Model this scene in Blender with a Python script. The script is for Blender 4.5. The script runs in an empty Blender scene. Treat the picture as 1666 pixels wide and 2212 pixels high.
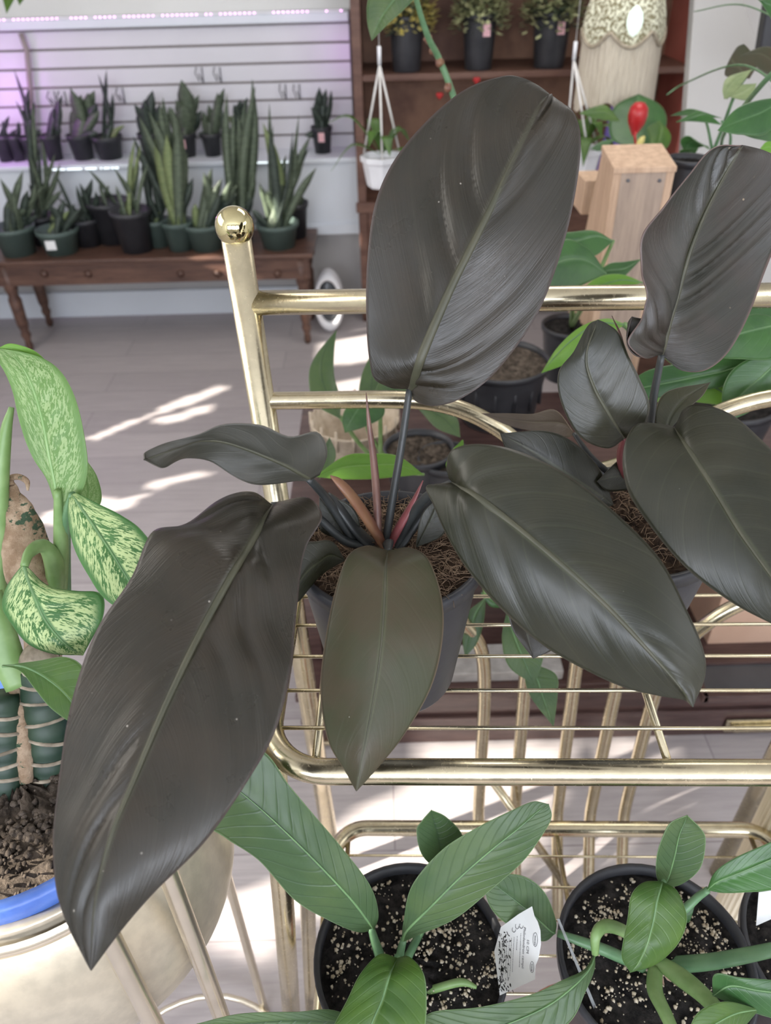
import bpy, math, random
from mathutils import Vector, Matrix
random.seed(7)
R_ = math.radians
scene = bpy.context.scene
COL = scene.collection

# ------------------------------------------------------------ camera
F, CX, CY = 1671.0, 833.0, 1106.0
PITCH, ROLL = R_(37.0), 0.028
CAM = Vector((0, 0, 1.6))
fwd = Vector((0, math.cos(PITCH), -math.sin(PITCH)))
r0 = Vector((1, 0, 0)); u0 = Vector((0, math.sin(PITCH), math.cos(PITCH)))
rgt = r0*math.cos(ROLL) - u0*math.sin(ROLL)
upv = u0*math.cos(ROLL) + r0*math.sin(ROLL)
cd = bpy.data.cameras.new('camera'); cam = bpy.data.objects.new('camera', cd); COL.objects.link(cam)
cd.sensor_fit = 'VERTICAL'; cd.sensor_height = 24; cd.lens = 24*F/2212
cam.matrix_world = Matrix(((rgt.x, upv.x, -fwd.x, CAM.x), (rgt.y, upv.y, -fwd.y, CAM.y), (rgt.z, upv.z, -fwd.z, CAM.z), (0, 0, 0, 1)))
cd.clip_start = 0.02
cd.dof.use_dof = True; cd.dof.focus_distance = 0.72; cd.dof.aperture_fstop = 4.2
scene.camera = cam

def ray(px, py):
    return fwd + rgt*((px-CX)/F) - upv*((py-CY)/F)
QS = 1.0
def Q(px, py, d): return CAM + ray(px, py)*(d*QS)
def at_h(px, py, h):
    r = ray(px, py); return CAM + r*((h-CAM.z)/r.z)
def at_y(px, py, y):
    r = ray(px, py); return CAM + r*(y/r.y)
def depth_of(p): return (p-CAM).dot(fwd)
def proj(p):
    q = p-CAM; d = q.dot(fwd)
    return (CX+F*q.dot(rgt)/d, CY-F*q.dot(upv)/d)

# ------------------------------------------------------------ light, exposure
scene.view_settings.view_transform = 'Standard'
scene.view_settings.look = 'None'
scene.view_settings.gamma = 1.0
scene.view_settings.exposure = -0.08
try: scene.view_settings.use_curve_mapping = False
except Exception: pass
w = bpy.data.worlds.new('world'); scene.world = w; w.use_nodes = True
nt = w.node_tree; bg = nt.nodes['Background']
tcw = nt.nodes.new('ShaderNodeTexCoord'); sep = nt.nodes.new('ShaderNodeSeparateXYZ')
rmp = nt.nodes.new('ShaderNodeValToRGB')
nt.links.new(tcw.outputs['Generated'], sep.inputs[0]); nt.links.new(sep.outputs['Z'], rmp.inputs[0])
rmp.color_ramp.elements[0].position = 0.0; rmp.color_ramp.elements[0].color = (0.42, 0.41, 0.43, 1)
rmp.color_ramp.elements[1].position = 0.55; rmp.color_ramp.elements[1].color = (0.70, 0.80, 1.0, 1)
nt.links.new(rmp.outputs[0], bg.inputs[0]); bg.inputs[1].default_value = 1.3
SUN_AZ, SUN_EL = R_(20), R_(30)      # light travels towards +x, a little +y
SUN = Vector((math.cos(SUN_EL)*math.cos(SUN_AZ), math.cos(SUN_EL)*math.sin(SUN_AZ), -math.sin(SUN_EL)))
sl = bpy.data.lights.new('sun', 'SUN'); sl.energy = 20.0; sl.angle = R_(0.9); sl.color = (1.0, 0.93, 0.82)
so = bpy.data.objects.new('sun', sl); COL.objects.link(so); so.rotation_euler = SUN.to_track_quat('-Z', 'Y').to_euler()
def area(name, loc, target, sx, sy, e, col):
    l = bpy.data.lights.new(name, 'AREA'); l.shape = 'RECTANGLE'; l.size = sx; l.size_y = sy; l.energy = e; l.color = col
    o = bpy.data.objects.new(name, l); COL.objects.link(o); o.location = loc
    o.rotation_euler = (Vector(target)-Vector(loc)).to_track_quat('-Z', 'Y').to_euler(); return o
for xw in (-1.5, 0.0, 1.5):
    area('shop_window_daylight', (xw, -2.45, 1.9), (xw, 0, 1.65), 1.25, 1.1, 50, (0.84, 0.89, 1.0))
area('side_glass_daylight', (2.5, 0.3, 1.9), (0, 0.6, 1.0), 1.4, 1.0, 12, (0.92, 0.95, 1.0))
area('side_window_daylight', (-2.1, 1.3, 2.1), (0.6, 1.6, 0.6), 2.4, 1.0, 30, (1.0, 0.95, 0.88))
area('ceiling_light_panel', (0.8, 2.4, 2.72), (0.8, 2.4, 0), 1.2, 1.2, 20, (1.0, 0.97, 0.93))

# ------------------------------------------------------------ helpers
def link(o, parent):
    COL.objects.link(o)
    if parent is not None:
        o.parent = parent
        if parent.parent is None: o.location = -parent.location
def thing(name, loc, label, cat, group=None):
    o = bpy.data.objects.new(name, None); COL.objects.link(o); o.location = loc
    o.empty_display_size = 0.05
    o['label'] = label; o['category'] = cat
    if group: o['group'] = group
    return o
def tag(o, label, cat, group=None):
    o['label'] = label; o['category'] = cat
    if group: o['group'] = group
    return o
def mesh(name, V, Fc, mat, parent=None, smooth=True, uv=None, label=None, kind=None):
    me = bpy.data.meshes.new(name); me.from_pydata([tuple(v) for v in V], [], Fc)
    if uv is not None:
        ul = me.uv_layers.new(name='UVMap')
        for lp in me.loops: ul.data[lp.index].uv = uv[lp.vertex_index]
    me.materials.append(mat)
    if smooth:
        for p in me.polygons: p.use_smooth = True
    me.update()
    o = bpy.data.objects.new(name, me); link(o, parent)
    if label: o['label'] = label
    if kind: o['kind'] = kind
    return o
class MB:
    def __init__(s): s.V = []; s.F = []
    def add(s, V, Fc):
        b = len(s.V); s.V += [Vector(v) for v in V]; s.F += [tuple(i+b for i in f) for f in Fc]; return s
    def box(s, c, sz, M=None):
        c = Vector(c); hx, hy, hz = sz[0]/2, sz[1]/2, sz[2]/2
        V = [Vector((x, y, z)) for x in (-hx, hx) for y in (-hy, hy) for z in (-hz, hz)]
        if M is not None: V = [M @ v for v in V]
        return s.add([c+v for v in V], [(0,1,3,2),(4,6,7,5),(0,4,5,1),(2,3,7,6),(0,2,6,4),(1,5,7,3)])
    def tube(s, P, rad, seg=12, cap=True, flat=1.0, nref=None):
        P = [Vector(p) for p in P]; n = len(P)
        rr = rad if isinstance(rad, (list, tuple)) else [rad]*n
        T = [(P[min(i+1, n-1)]-P[max(i-1, 0)]).normalized() for i in range(n)]
        a = nref if nref is not None else (Vector((0,0,1)) if abs(T[0].z) < .9 else Vector((1,0,0)))
        N = (a - T[0]*a.dot(T[0])).normalized(); V = []
        for i in range(n):
            N = (N - T[i]*N.dot(T[i])).normalized(); B = T[i].cross(N)
            for k in range(seg):
                t = 2*math.pi*k/seg
                V.append(P[i] + N*(math.cos(t)*rr[i]*flat) + B*(math.sin(t)*rr[i]))
        Fc = [(i*seg+k, i*seg+(k+1)%seg, (i+1)*seg+(k+1)%seg, (i+1)*seg+k) for i in range(n-1) for k in range(seg)]
        if cap: Fc += [tuple(range(seg))[::-1], tuple((n-1)*seg+k for k in range(seg))]
        return s.add(V, Fc)
    def lathe(s, prof, c, seg=40, axis=None):
        c = Vector(c); V = []; n = len(prof)
        for r, z in prof:
            for k in range(seg):
                t = 2*math.pi*k/seg; V.append(Vector((r*math.cos(t), r*math.sin(t), z)))
        if axis is not None:
            q = Vector((0,0,1)).rotation_difference(Vector(axis)); V = [q @ v for v in V]
        Fc = [(i*seg+k, i*seg+(k+1)%seg, (i+1)*seg+(k+1)%seg, (i+1)*seg+k) for i in range(n-1) for k in range(seg)]
        return s.add([c+v for v in V], Fc)
    def blob(s, c, r, seg=6, ring=4, jit=.3, rnd=random):
        c = Vector(c); V = [c+Vector((0,0,r))]
        for i in range(1, ring):
            for k in range(seg):
                a = math.pi*i/ring; t = 2*math.pi*k/seg; q = r*(1+rnd.uniform(-jit, jit))
                V.append(c+Vector((q*math.sin(a)*math.cos(t), q*math.sin(a)*math.sin(t), q*math.cos(a))))
        V.append(c-Vector((0,0,r))); L = len(V)-1
        Fc = [(0, 1+k, 1+(k+1)%seg) for k in range(seg)]
        Fc += [(1+i*seg+k, 1+(i+1)*seg+k, 1+(i+1)*seg+(k+1)%seg, 1+i*seg+(k+1)%seg) for i in range(ring-2) for k in range(seg)]
        Fc += [(L, 1+(ring-2)*seg+(k+1)%seg, 1+(ring-2)*seg+k) for k in range(seg)]
        return s.add(V, Fc)
    def build(s, name, mat, parent=None, smooth=True, label=None, kind=None, bevel=0):
        o = mesh(name, s.V, s.F, mat, parent, smooth, None, label, kind)
        if bevel:
            m = o.modifiers.new('bevel', 'BEVEL'); m.width = bevel; m.segments = 2; m.limit_method = 'ANGLE'
        return o
def cr(P, n):
    """catmull-rom resample of points to n samples, uniform parameter"""
    m = len(P)-1; out = []
    for i in range(n):
        t = m*i/(n-1); k = min(int(t), m-1); f = t-k
        p1, p2 = P[k], P[k+1]
        p0 = P[k-1] if k > 0 else p1*2-p2
        p3 = P[k+2] if k+2 <= m else p2*2-p1
        out.append(0.5*((2*p1)+(p2-p0)*f+(2*p0-5*p1+4*p2-p3)*f*f+(3*p1-p0-3*p2+p3)*f**3))
    return out
def lerp_list(L, t):
    m = len(L)-1
    if m == 0: return L[0]
    x = t*m; k = min(int(x), m-1); return L[k]+(L[k+1]-L[k])*(x-k)

# ------------------------------------------------------------ materials
def base_mat(name, rough=.5, metal=0, spec=.5):
    m = bpy.data.materials.new(name); m.use_nodes = True; b = m.node_tree.nodes['Principled BSDF']
    b.inputs['Roughness'].default_value = rough; b.inputs['Metallic'].default_value = metal
    b.inputs['Specular IOR Level'].default_value = spec
    return m, m.node_tree, b
def N(nt, t, **kw):
    n = nt.nodes.new(t)
    for k, v in kw.items():
        if hasattr(n, k): setattr(n, k, v)
        else: n.inputs[k.replace('_', ' ')].default_value = v
    return n
def mth(nt, op, a, b=None, c=None, clamp=False):
    n = nt.nodes.new('ShaderNodeMath'); n.operation = op; n.use_clamp = clamp
    for i, x in enumerate((a, b, c)):
        if x is None: continue
        if isinstance(x, (int, float)): n.inputs[i].default_value = x
        else: nt.links.new(x, n.inputs[i])
    return n.outputs[0]
def mixc(nt, fac, a, b, mode='MIX'):
    n = nt.nodes.new('ShaderNodeMix'); n.data_type = 'RGBA'; n.blend_type = mode
    for i, x in ((0, fac), (6, a), (7, b)):
        if isinstance(x, (int, float)): n.inputs[i].default_value = x
        elif isinstance(x, tuple): n.inputs[i].default_value = (*x[:3], 1)
        else: nt.links.new(x, n.inputs[i])
    return n.outputs[2]
def smooth(nt, x, lo, hi):
    n = nt.nodes.new('ShaderNodeMapRange'); n.interpolation_type = 'SMOOTHSTEP'
    nt.links.new(x, n.inputs[0]); n.inputs[1].default_value = lo; n.inputs[2].default_value = hi
    return n.outputs[0]
def noise(nt, vec, scale, detail=3, rough=.5, vscale=None):
    if vscale is not None:
        mp = nt.nodes.new('ShaderNodeMapping'); mp.inputs['Scale'].default_value = vscale
        nt.links.new(vec, mp.inputs[0]); vec = mp.outputs[0]
    n = nt.nodes.new('ShaderNodeTexNoise'); n.inputs['Scale'].default_value = scale
    n.inputs['Detail'].default_value = detail; n.inputs['Roughness'].default_value = rough
    nt.links.new(vec, n.inputs['Vector']); return n.outputs[0]
def bump(nt, b, h, strength, dist=.001):
    n = nt.nodes.new('ShaderNodeBump'); n.inputs['Strength'].default_value = strength; n.inputs['Distance'].default_value = dist
    nt.links.new(h, n.inputs['Height']); nt.links.new(n.outputs[0], b.inputs['Normal'])
def obj_vec(nt): return nt.nodes.new('ShaderNodeTexCoord').outputs['Object']
def noisy(name, c1, c2, scale=20, rough=.5, metal=0, spec=.5, bmp=0, vscale=None, detail=3, bscale=None, bdist=.001):
    m, nt, b = base_mat(name, rough, metal, spec); v = obj_vec(nt)
    n = noise(nt, v, scale, detail, .55, vscale); f = smooth(nt, n, .3, .7)
    nt.links.new(mixc(nt, f, c1, c2), b.inputs['Base Color'])
    if bmp:
        h = noise(nt, v, bscale or scale*3, 4, .6, vscale); bump(nt, b, h, bmp, bdist)
    return m
def leaf_mat(name, c_a, c_b, c_rib, c_edge, rough=.35, nv=9, k=.22, ribw=.045, trans=0.0, tcol=None, spots=None, vari=None, vein=.3, brush=0.5, coat=0.0, spec=.5):
    m, nt, b = base_mat(name, rough, 0, spec)
    tc = nt.nodes.new('ShaderNodeTexCoord'); uv = tc.outputs['UV']; ob = tc.outputs['Object']
    s = nt.nodes.new('ShaderNodeSeparateXYZ'); nt.links.new(uv, s.inputs[0]); u, v = s.outputs[0], s.outputs[1]
    av = mth(nt, 'ABSOLUTE', mth(nt, 'SUBTRACT', mth(nt, 'MULTIPLY', v, 2.0), 1.0))     # 0 midrib .. 1 edge
    lat = mth(nt, 'SUBTRACT', u, mth(nt, 'MULTIPLY', mth(nt, 'POWER', av, 1.25), k))      # along the lateral veins constant
    comb = nt.nodes.new('ShaderNodeCombineXYZ')
    nt.links.new(mth(nt, 'MULTIPLY', lat, 1.0), comb.inputs[0]); nt.links.new(v, comb.inputs[1])
    n1 = noise(nt, ob, 14, 4, .6); f1 = smooth(nt, n1, .35, .68)
    col = mixc(nt, f1, c_a, c_b)
    w_ = mth(nt, 'FRACT', mth(nt, 'MULTIPLY', lat, float(nv)))
    tri = mth(nt, 'ABSOLUTE', mth(nt, 'SUBTRACT', w_, .5))                                 # 0 at vein
    veinm = mth(nt, 'MULTIPLY', mth(nt, 'SUBTRACT', 1.0, smooth(nt, tri, .0, .06)), vein)
    col = mixc(nt, veinm, col, c_rib)
    if vari:
        vc, th, sx, sy = vari
        p = noise(nt, comb.outputs[0], 1.0, 5, .62, (sx, sy, 1))
        q = noise(nt, comb.outputs[0], 1.0, 3, .5, (sx*.25, sy*.35, 1))
        pq = mth(nt, 'ADD', mth(nt, 'MULTIPLY', p, .65), mth(nt, 'MULTIPLY', q, .35))
        mask = smooth(nt, pq, th, th+.012)
        edge = mth(nt, 'SUBTRACT', 1.0, smooth(nt, av, .72, .93)); rib = smooth(nt, av, .03, .1)
        mask = mth(nt, 'MULTIPLY', mth(nt, 'MULTIPLY', mask, edge), rib)
        col = mixc(nt, mask, col, vc)
    ribm = mth(nt, 'SUBTRACT', 1.0, smooth(nt, av, ribw*.5, ribw*1.6))
    col = mixc(nt, mth(nt, 'MULTIPLY', ribm, .85), col, c_rib)
    em = smooth(nt, av, .965, .995); col = mixc(nt, em, col, c_edge)
    if spots:
        vo = nt.nodes.new('ShaderNodeTexVoronoi'); vo.inputs['Scale'].default_value = spots[0]; nt.links.new(ob, vo.inputs['Vector'])
        sp = mth(nt, 'SUBTRACT', 1.0, smooth(nt, vo.outputs['Distance'], spots[1]*.5, spots[1]))
        gate = smooth(nt, noise(nt, ob, 9, 2), .45, .6)
        col = mixc(nt, mth(nt, 'MULTIPLY', sp, gate), col, spots[2])
    nt.links.new(col, b.inputs['Base Color'])
    fine = noise(nt, comb.outputs[0], 1.0, 3, .6, (160, 3, 1))
    fine2 = noise(nt, ob, 60, 3, .6)
    hgt = mth(nt, 'ADD', mth(nt, 'MULTIPLY', fine, brush), mth(nt, 'MULTIPLY', fine2, .25))
    hgt = mth(nt, 'ADD', hgt, mth(nt, 'MULTIPLY', smooth(nt, tri, 0, .12), vein*1.2))
    bump(nt, b, hgt, .55, .0006)
    rn = mth(nt, 'ADD', mth(nt, 'MULTIPLY', noise(nt, ob, 26, 4), .25), rough-.12)
    nt.links.new(rn, b.inputs['Roughness'])
    b.inputs['Coat Weight'].default_value = coat; b.inputs['Coat Roughness'].default_value = .25
    if trans:
        out = nt.nodes['Material Output']; t = nt.nodes.new('ShaderNodeBsdfTranslucent')
        nt.links.new(mixc(nt, .7, col, tcol, 'MIX') if tcol else col, t.inputs[0])
        mx = nt.nodes.new('ShaderNodeMixShader'); mx.inputs[0].default_value = trans
        nt.links.new(b.outputs[0], mx.inputs[1]); nt.links.new(t.outputs[0], mx.inputs[2]); nt.links.new(mx.outputs[0], out.inputs[0])
    return m

M = {}
M['dark_leaf'] = leaf_mat('dark_leaf', (.017,.015,.009), (.026,.020,.012), (.045,.044,.028), (.06,.045,.04), rough=.30, nv=7, k=.28, spots=(60, .06, (.35,.32,.27)), vein=.10, brush=1.6, spec=.46, coat=.10)
M['dark_green_leaf'] = leaf_mat('dark_green_leaf', (.014,.016,.008), (.022,.022,.011), (.046,.050,.026), (.06,.055,.04), rough=.35, nv=9, k=.26, spots=(60, .04, (.3,.3,.25)), vein=.2, brush=.6)
M['olive_leaf'] = leaf_mat('olive_leaf', (.040,.044,.018), (.056,.044,.022), (.075,.08,.04), (.16,.12,.08), rough=.45, nv=11, k=.24, spots=(60, .035, (.3,.3,.25)), vein=.12, brush=.35, trans=.12)
M['smoky_leaf'] = leaf_mat('smoky_leaf', (.040,.040,.030), (.056,.052,.040), (.09,.09,.06), (.12,.11,.09), rough=.45, nv=9, k=.26, vein=.15, trans=.15, spots=(60, .03, (.03,.05,.02)))
M['brown_leaf'] = leaf_mat('brown_leaf', (.10,.075,.055), (.14,.11,.08), (.18,.15,.10), (.2,.15,.1), rough=.5, vein=.2, trans=.15)
M['green_leaf'] = leaf_mat('green_leaf', (.060,.115,.045), (.095,.155,.055), (.045,.085,.038), (.24,.36,.18), rough=.38, nv=15, k=.16, vein=.6, brush=.3, trans=.28, tcol=(.25,.45,.06))
M['deep_green_leaf'] = leaf_mat('deep_green_leaf', (.045,.11,.018), (.085,.17,.022), (.15,.24,.07), (.22,.34,.16), rough=.36, nv=13, vein=.3, brush=.3, trans=.25, tcol=(.25,.5,.04))
M['glossy_green_leaf'] = leaf_mat('glossy_green_leaf', (.035,.10,.03), (.06,.16,.04), (.10,.20,.08), (.16,.28,.12), rough=.33, nv=12, vein=.2, brush=.2, trans=.18, tcol=(.2,.45,.04))
M['lime_leaf'] = leaf_mat('lime_leaf', (.17,.36,.05), (.22,.42,.07), (.3,.5,.14), (.35,.5,.2), rough=.4, vein=.2, brush=.2, trans=.35, tcol=(.35,.65,.05))
M['variegated_leaf'] = leaf_mat('variegated_leaf', (.045,.15,.035), (.07,.20,.05), (.14,.30,.12), (.12,.26,.09), rough=.38, nv=16, vein=.12, brush=.35, trans=.22, tcol=(.35,.6,.12), vari=((.50,.62,.28), .487, 60, 16), k=.3)
M['pale_variegated_leaf'] = leaf_mat('pale_variegated_leaf', (.17,.31,.10), (.21,.36,.12), (.24,.42,.15), (.26,.42,.16), rough=.42, nv=16, vein=.2, brush=.35, trans=.42, tcol=(.40,.65,.15), vari=((.42,.56,.27), .5, 60, 30), k=.3)
M['snake_leaf'] = noisy('snake_leaf', (.070,.095,.062), (.115,.145,.095), 30, .45, vscale=(1,1,3))
M['snake_leaf_pale'] = noisy('snake_leaf_pale', (.16,.21,.09), (.22,.27,.12), 30, .45, vscale=(1,1,3))
M['snake_leaf_dark'] = noisy('snake_leaf_dark', (.032,.045,.036), (.055,.075,.058), 30, .45, vscale=(1,1,3))
M['cream_foliage'] = noisy('cream_foliage', (.30,.34,.16), (.55,.55,.32), 40, .5)
M['yellow_foliage'] = noisy('yellow_foliage', (.5,.42,.10), (.62,.55,.22), 40, .5)
M['rib_dark'] = noisy('rib_dark', (.044,.045,.026), (.06,.058,.034), 40, .5)
M['rib_green'] = noisy('rib_green', (.10,.19,.08), (.14,.26,.10), 40, .45)
M['rib_pale'] = noisy('rib_pale', (.20,.34,.12), (.28,.42,.18), 40, .45)
M['petiole_dark'] = noisy('petiole_dark', (.024,.028,.028), (.038,.041,.040), 60, .42, bmp=.2, vscale=(1,1,.2))
M['petiole_green'] = noisy('petiole_green', (.15,.26,.08), (.22,.34,.13), 40, .42)
M['petiole_deep'] = noisy('petiole_deep', (.09,.19,.09), (.13,.25,.12), 40, .42)
M['sheath_rust'] = noisy('sheath_rust', (.16,.065,.04), (.21,.11,.055), 30, .42, vscale=(2,2,.5))
M['sheath_red'] = noisy('sheath_red', (.15,.04,.04), (.24,.07,.075), 40, .38, vscale=(2,2,.5))
M['sheath_brown'] = noisy('sheath_brown', (.11,.055,.045), (.17,.095,.075), 60, .4, vscale=(3,3,.3))
def papery():
    m, nt, b = base_mat('papery', .8); v = obj_vec(nt)
    n = noise(nt, v, 55, 6, .65); c = mixc(nt, smooth(nt, n, .35, .65), (.26,.17,.10), (.46,.34,.23))
    g = smooth(nt, noise(nt, v, 26, 5, .7, (1, 1, 1.8)), .56, .60); c = mixc(nt, g, c, (.035,.07,.035))
    nt.links.new(c, b.inputs['Base Color']); bump(nt, b, noise(nt, v, 90, 6, .7, (1, 1, 2)), 1.0, .004); return m
M['papery'] = papery()
M['cane_green'] = noisy('cane_green', (.010,.028,.015), (.022,.048,.026), 30, .5)
M['cane_ring'] = noisy('cane_ring', (.16,.13,.09), (.38,.32,.24), 60, .8, bmp=.6)
M['dry_leaf'] = noisy('dry_leaf', (.3,.18,.12), (.42,.28,.2), 40, .7)
M['black_plastic'] = noisy('black_plastic', (.022,.023,.027), (.036,.037,.042), 18, .42, bmp=.15, bscale=80)
M['worn_black_plastic'] = noisy('worn_black_plastic', (.026,.027,.031), (.038,.039,.044), 18, .45, bmp=.2, bscale=80)
M['green_plastic'] = noisy('green_plastic', (.060,.092,.080), (.08,.115,.10), 12, .5)
M['blue_plastic'] = noisy('blue_plastic', (.06,.13,.42), (.08,.17,.50), 30, .38, bmp=.25, bscale=220)
M['white_plastic'] = noisy('white_plastic', (.72,.72,.74), (.8,.8,.82), 12, .4)
M['clear_plastic'] = noisy('clear_plastic', (.5,.52,.52), (.75,.77,.78), 60, .15)
M['clear_plastic'].node_tree.nodes['Principled BSDF'].inputs['Transmission Weight'].default_value = .75
M['terracotta_pink'] = noisy('terracotta_pink', (.52,.25,.18), (.60,.30,.22), 12, .55)
M['white_metal'] = noisy('white_metal', (.46,.41,.32), (.55,.49,.38), 60, .34, metal=.5, bmp=.15, bscale=140)
M['champagne_metal'] = noisy('champagne_metal', (.72,.65,.52), (.78,.70,.56), 30, .25, metal=.9)
def brass(name, a, b_, rough):
    m, nt, b = base_mat(name, rough, 1.0); v = obj_vec(nt)
    n = noise(nt, v, 45, 5, .65); f = smooth(nt, n, .35, .72); nt.links.new(mixc(nt, f, a, b_), b.inputs['Base Color'])
    n2 = noise(nt, v, 260, 3, .6); sp = smooth(nt, n2, .62, .75)
    rr = mth(nt, 'ADD', mth(nt, 'MULTIPLY', n, .22), mth(nt, 'MULTIPLY', sp, .2)); rr = mth(nt, 'ADD', rr, rough-.1)
    nt.links.new(rr, b.inputs['Roughness']); bump(nt, b, n2, .12, .0005); return m
M['brass'] = brass('brass', (.60,.53,.37), (.70,.62,.43), .22)
M['brass_ball'] = brass('brass_ball', (.70,.62,.34), (.74,.66,.38), .06)
def soil_mat(name, a, b_, bscale=90):
    m, nt, b = base_mat(name, .95, 0, .2); v = obj_vec(nt)
    n = noise(nt, v, 70, 6, .7); nt.links.new(mixc(nt, smooth(nt, n, .35, .7), a, b_), b.inputs['Base Color'])
    bump(nt, b, noise(nt, v, bscale*2, 6, .7), 1.0, .004); return m
M['coir_soil'] = soil_mat('coir_soil', (.03,.02,.015), (.13,.085,.055))
M['black_soil'] = soil_mat('black_soil', (.010,.009,.009), (.045,.040,.036))
M['brown_soil'] = soil_mat('brown_soil', (.045,.035,.027), (.17,.135,.105))
M['perlite'] = noisy('perlite', (.36,.29,.19), (.55,.49,.38), 120, .9)
M['coir'] = noisy('coir', (.16,.10,.06), (.36,.25,.16), 40, .9)
def wood(name, a, b_, sc=6, stretch=(1, 12, 12), rough=.5, spec=.4):
    m, nt, b = base_mat(name, rough, 0, spec); v = obj_vec(nt)
    n = noise(nt, v, sc, 5, .6, stretch); n2 = noise(nt, v, sc*5, 3, .6, stretch)
    f = mth(nt, 'ADD', mth(nt, 'MULTIPLY', n, .7), mth(nt, 'MULTIPLY', n2, .3))
    nt.links.new(mixc(nt, smooth(nt, f, .35, .65), a, b_), b.inputs['Base Color']); bump(nt, b, n2, .25, .001); return m
M['walnut'] = wood('walnut', (.065,.033,.025), (.14,.075,.052), 5, (1,10,10), .42)
M['bookcase_wood'] = wood('bookcase_wood', (.09,.042,.03), (.16,.085,.06), 3, (1,6,6), .5)
M['bookcase_back'] = wood('bookcase_back', (.13,.06,.04), (.26,.14,.085), 3, (1,1,1), .6)
M['dark_lacquer'] = wood('dark_lacquer', (.055,.03,.028), (.10,.058,.05), 4, (1,10,10), .25, .6)
M['cedar'] = wood('cedar', (.50,.33,.22), (.68,.48,.33), 5, (12,12,1), .6)
M['cedar_grey'] = wood('cedar_grey', (.33,.25,.20), (.46,.35,.27), 5, (16,16,1), .65)
M['cardboard'] = noisy('cardboard', (.52,.33,.23), (.60,.40,.29), 6, .8)
M['slab_grey'] = noisy('slab_grey', (.36,.34,.32), (.5,.48,.46), 30, .7)
M['red_paint'] = noisy('red_paint', (.33,.09,.07), (.42,.13,.1), 8, .4)
M['red_gloss'] = noisy('red_gloss', (.40,.012,.015), (.5,.03,.03), 10, .3)
M['paper_white'] = noisy('paper_white', (.72,.73,.72), (.78,.79,.78), 40, .6)
M['pink_label'] = noisy('pink_label', (.75,.42,.46), (.8,.5,.52), 40, .6)
M['ink'] = noisy('ink', (.10,.10,.12), (.14,.14,.15), 40, .7)
M['wicker'] = noisy('wicker', (.42,.34,.25), (.56,.47,.36), 60, .8, bmp=.8)
M['fringe'] = noisy('fringe', (.62,.54,.42), (.78,.70,.56), 60, .8, vscale=(6,6,.3), bmp=.8, bdist=.004)
def lace():
    m, nt, b = base_mat('lace', .7); v = obj_vec(nt)
    n = noise(nt, v, 110, 3, .6); nt.links.new(mixc(nt, smooth(nt, n, .42, .56), (.80,.80,.62), (.22,.19,.10)), b.inputs['Base Color']); return m
M['lace'] = lace()
M['braid'] = noisy('braid', (.30,.25,.18), (.42,.36,.27), 60, .8)
M['purple_cloth'] = noisy('purple_cloth', (.10,.10,.32), (.22,.12,.42), 8, .8)
M['black_wire'] = noisy('black_wire', (.02,.02,.024), (.03,.03,.035), 30, .4)
M['cream_rope'] = noisy('cream_rope', (.66,.64,.60), (.75,.73,.7), 60, .8)
M['dark_glass'] = noisy('dark_glass', (.05,.055,.06), (.08,.085,.09), 5, .2)
def emis(name, col, s):
    m, nt, b = base_mat(name); b.inputs['Base Color'].default_value = (*col, 1); b.inputs['Emission Color'].default_value = (*col, 1); b.inputs['Emission Strength'].default_value = s; return m
M['pink_led'] = emis('pink_led', (1.0, .45, .95), 4)
M['white_led'] = emis('white_led', (.85, .97, 1.0), 2.5)
M['bulb'] = emis('bulb', (.85, 1.0, .93), 6)
def paint(name, c, rough=.6):
    return noisy(name, c, tuple(min(1, x*1.05) for x in c), 3, rough, bmp=.06, bscale=60)
M['slat_white'] = paint('slat_white', (.66,.65,.68), .5)
M['slat_groove'] = paint('slat_groove', (.30,.26,.24))
M['wall_white'] = paint('wall_white', (.72,.71,.68))
M['ledge_white'] = paint('ledge_white', (.68,.72,.76), .4)
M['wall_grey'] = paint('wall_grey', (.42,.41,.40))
M['ceiling_white'] = paint('ceiling_white', (.75,.75,.74))
def floor_mat():
    m, nt, b = base_mat('vinyl_planks', .48, 0, .45); v = obj_vec(nt)
    br = nt.nodes.new('ShaderNodeTexBrick'); nt.links.new(v, br.inputs['Vector'])
    br.offset = .37; br.inputs['Scale'].default_value = 1.0; br.inputs['Brick Width'].default_value = 1.22; br.inputs['Row Height'].default_value = .18
    br.inputs['Mortar Size'].default_value = .0015; br.inputs['Color1'].default_value = (.40,.365,.365,1); br.inputs['Color2'].default_value = (.47,.43,.425,1); br.inputs['Mortar'].default_value = (.22,.19,.19,1)
    n = noise(nt, v, 4, 6, .65, (1.2, 22, 1)); f = smooth(nt, n, .3, .72)
    c = mixc(nt, mth(nt, 'MULTIPLY', f, .55), br.outputs['Color'], (.30,.265,.27))
    n2 = noise(nt, v, 16, 4, .6, (1, 20, 1)); c = mixc(nt, mth(nt, 'MULTIPLY', smooth(nt, n2, .55, .75), .4), c, (.58,.54,.53))
    nt.links.new(c, b.inputs['Base Color']); bump(nt, b, n2, .2, .0006); return m
M['floor'] = floor_mat()

# ------------------------------------------------------------ setting
def struct(o): o['kind'] = 'structure'; return o
struct(MB().box((0.5, 1.0, -.05), (7.0, 7.4, .1)).build('floor', M['floor'], smooth=False))
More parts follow.
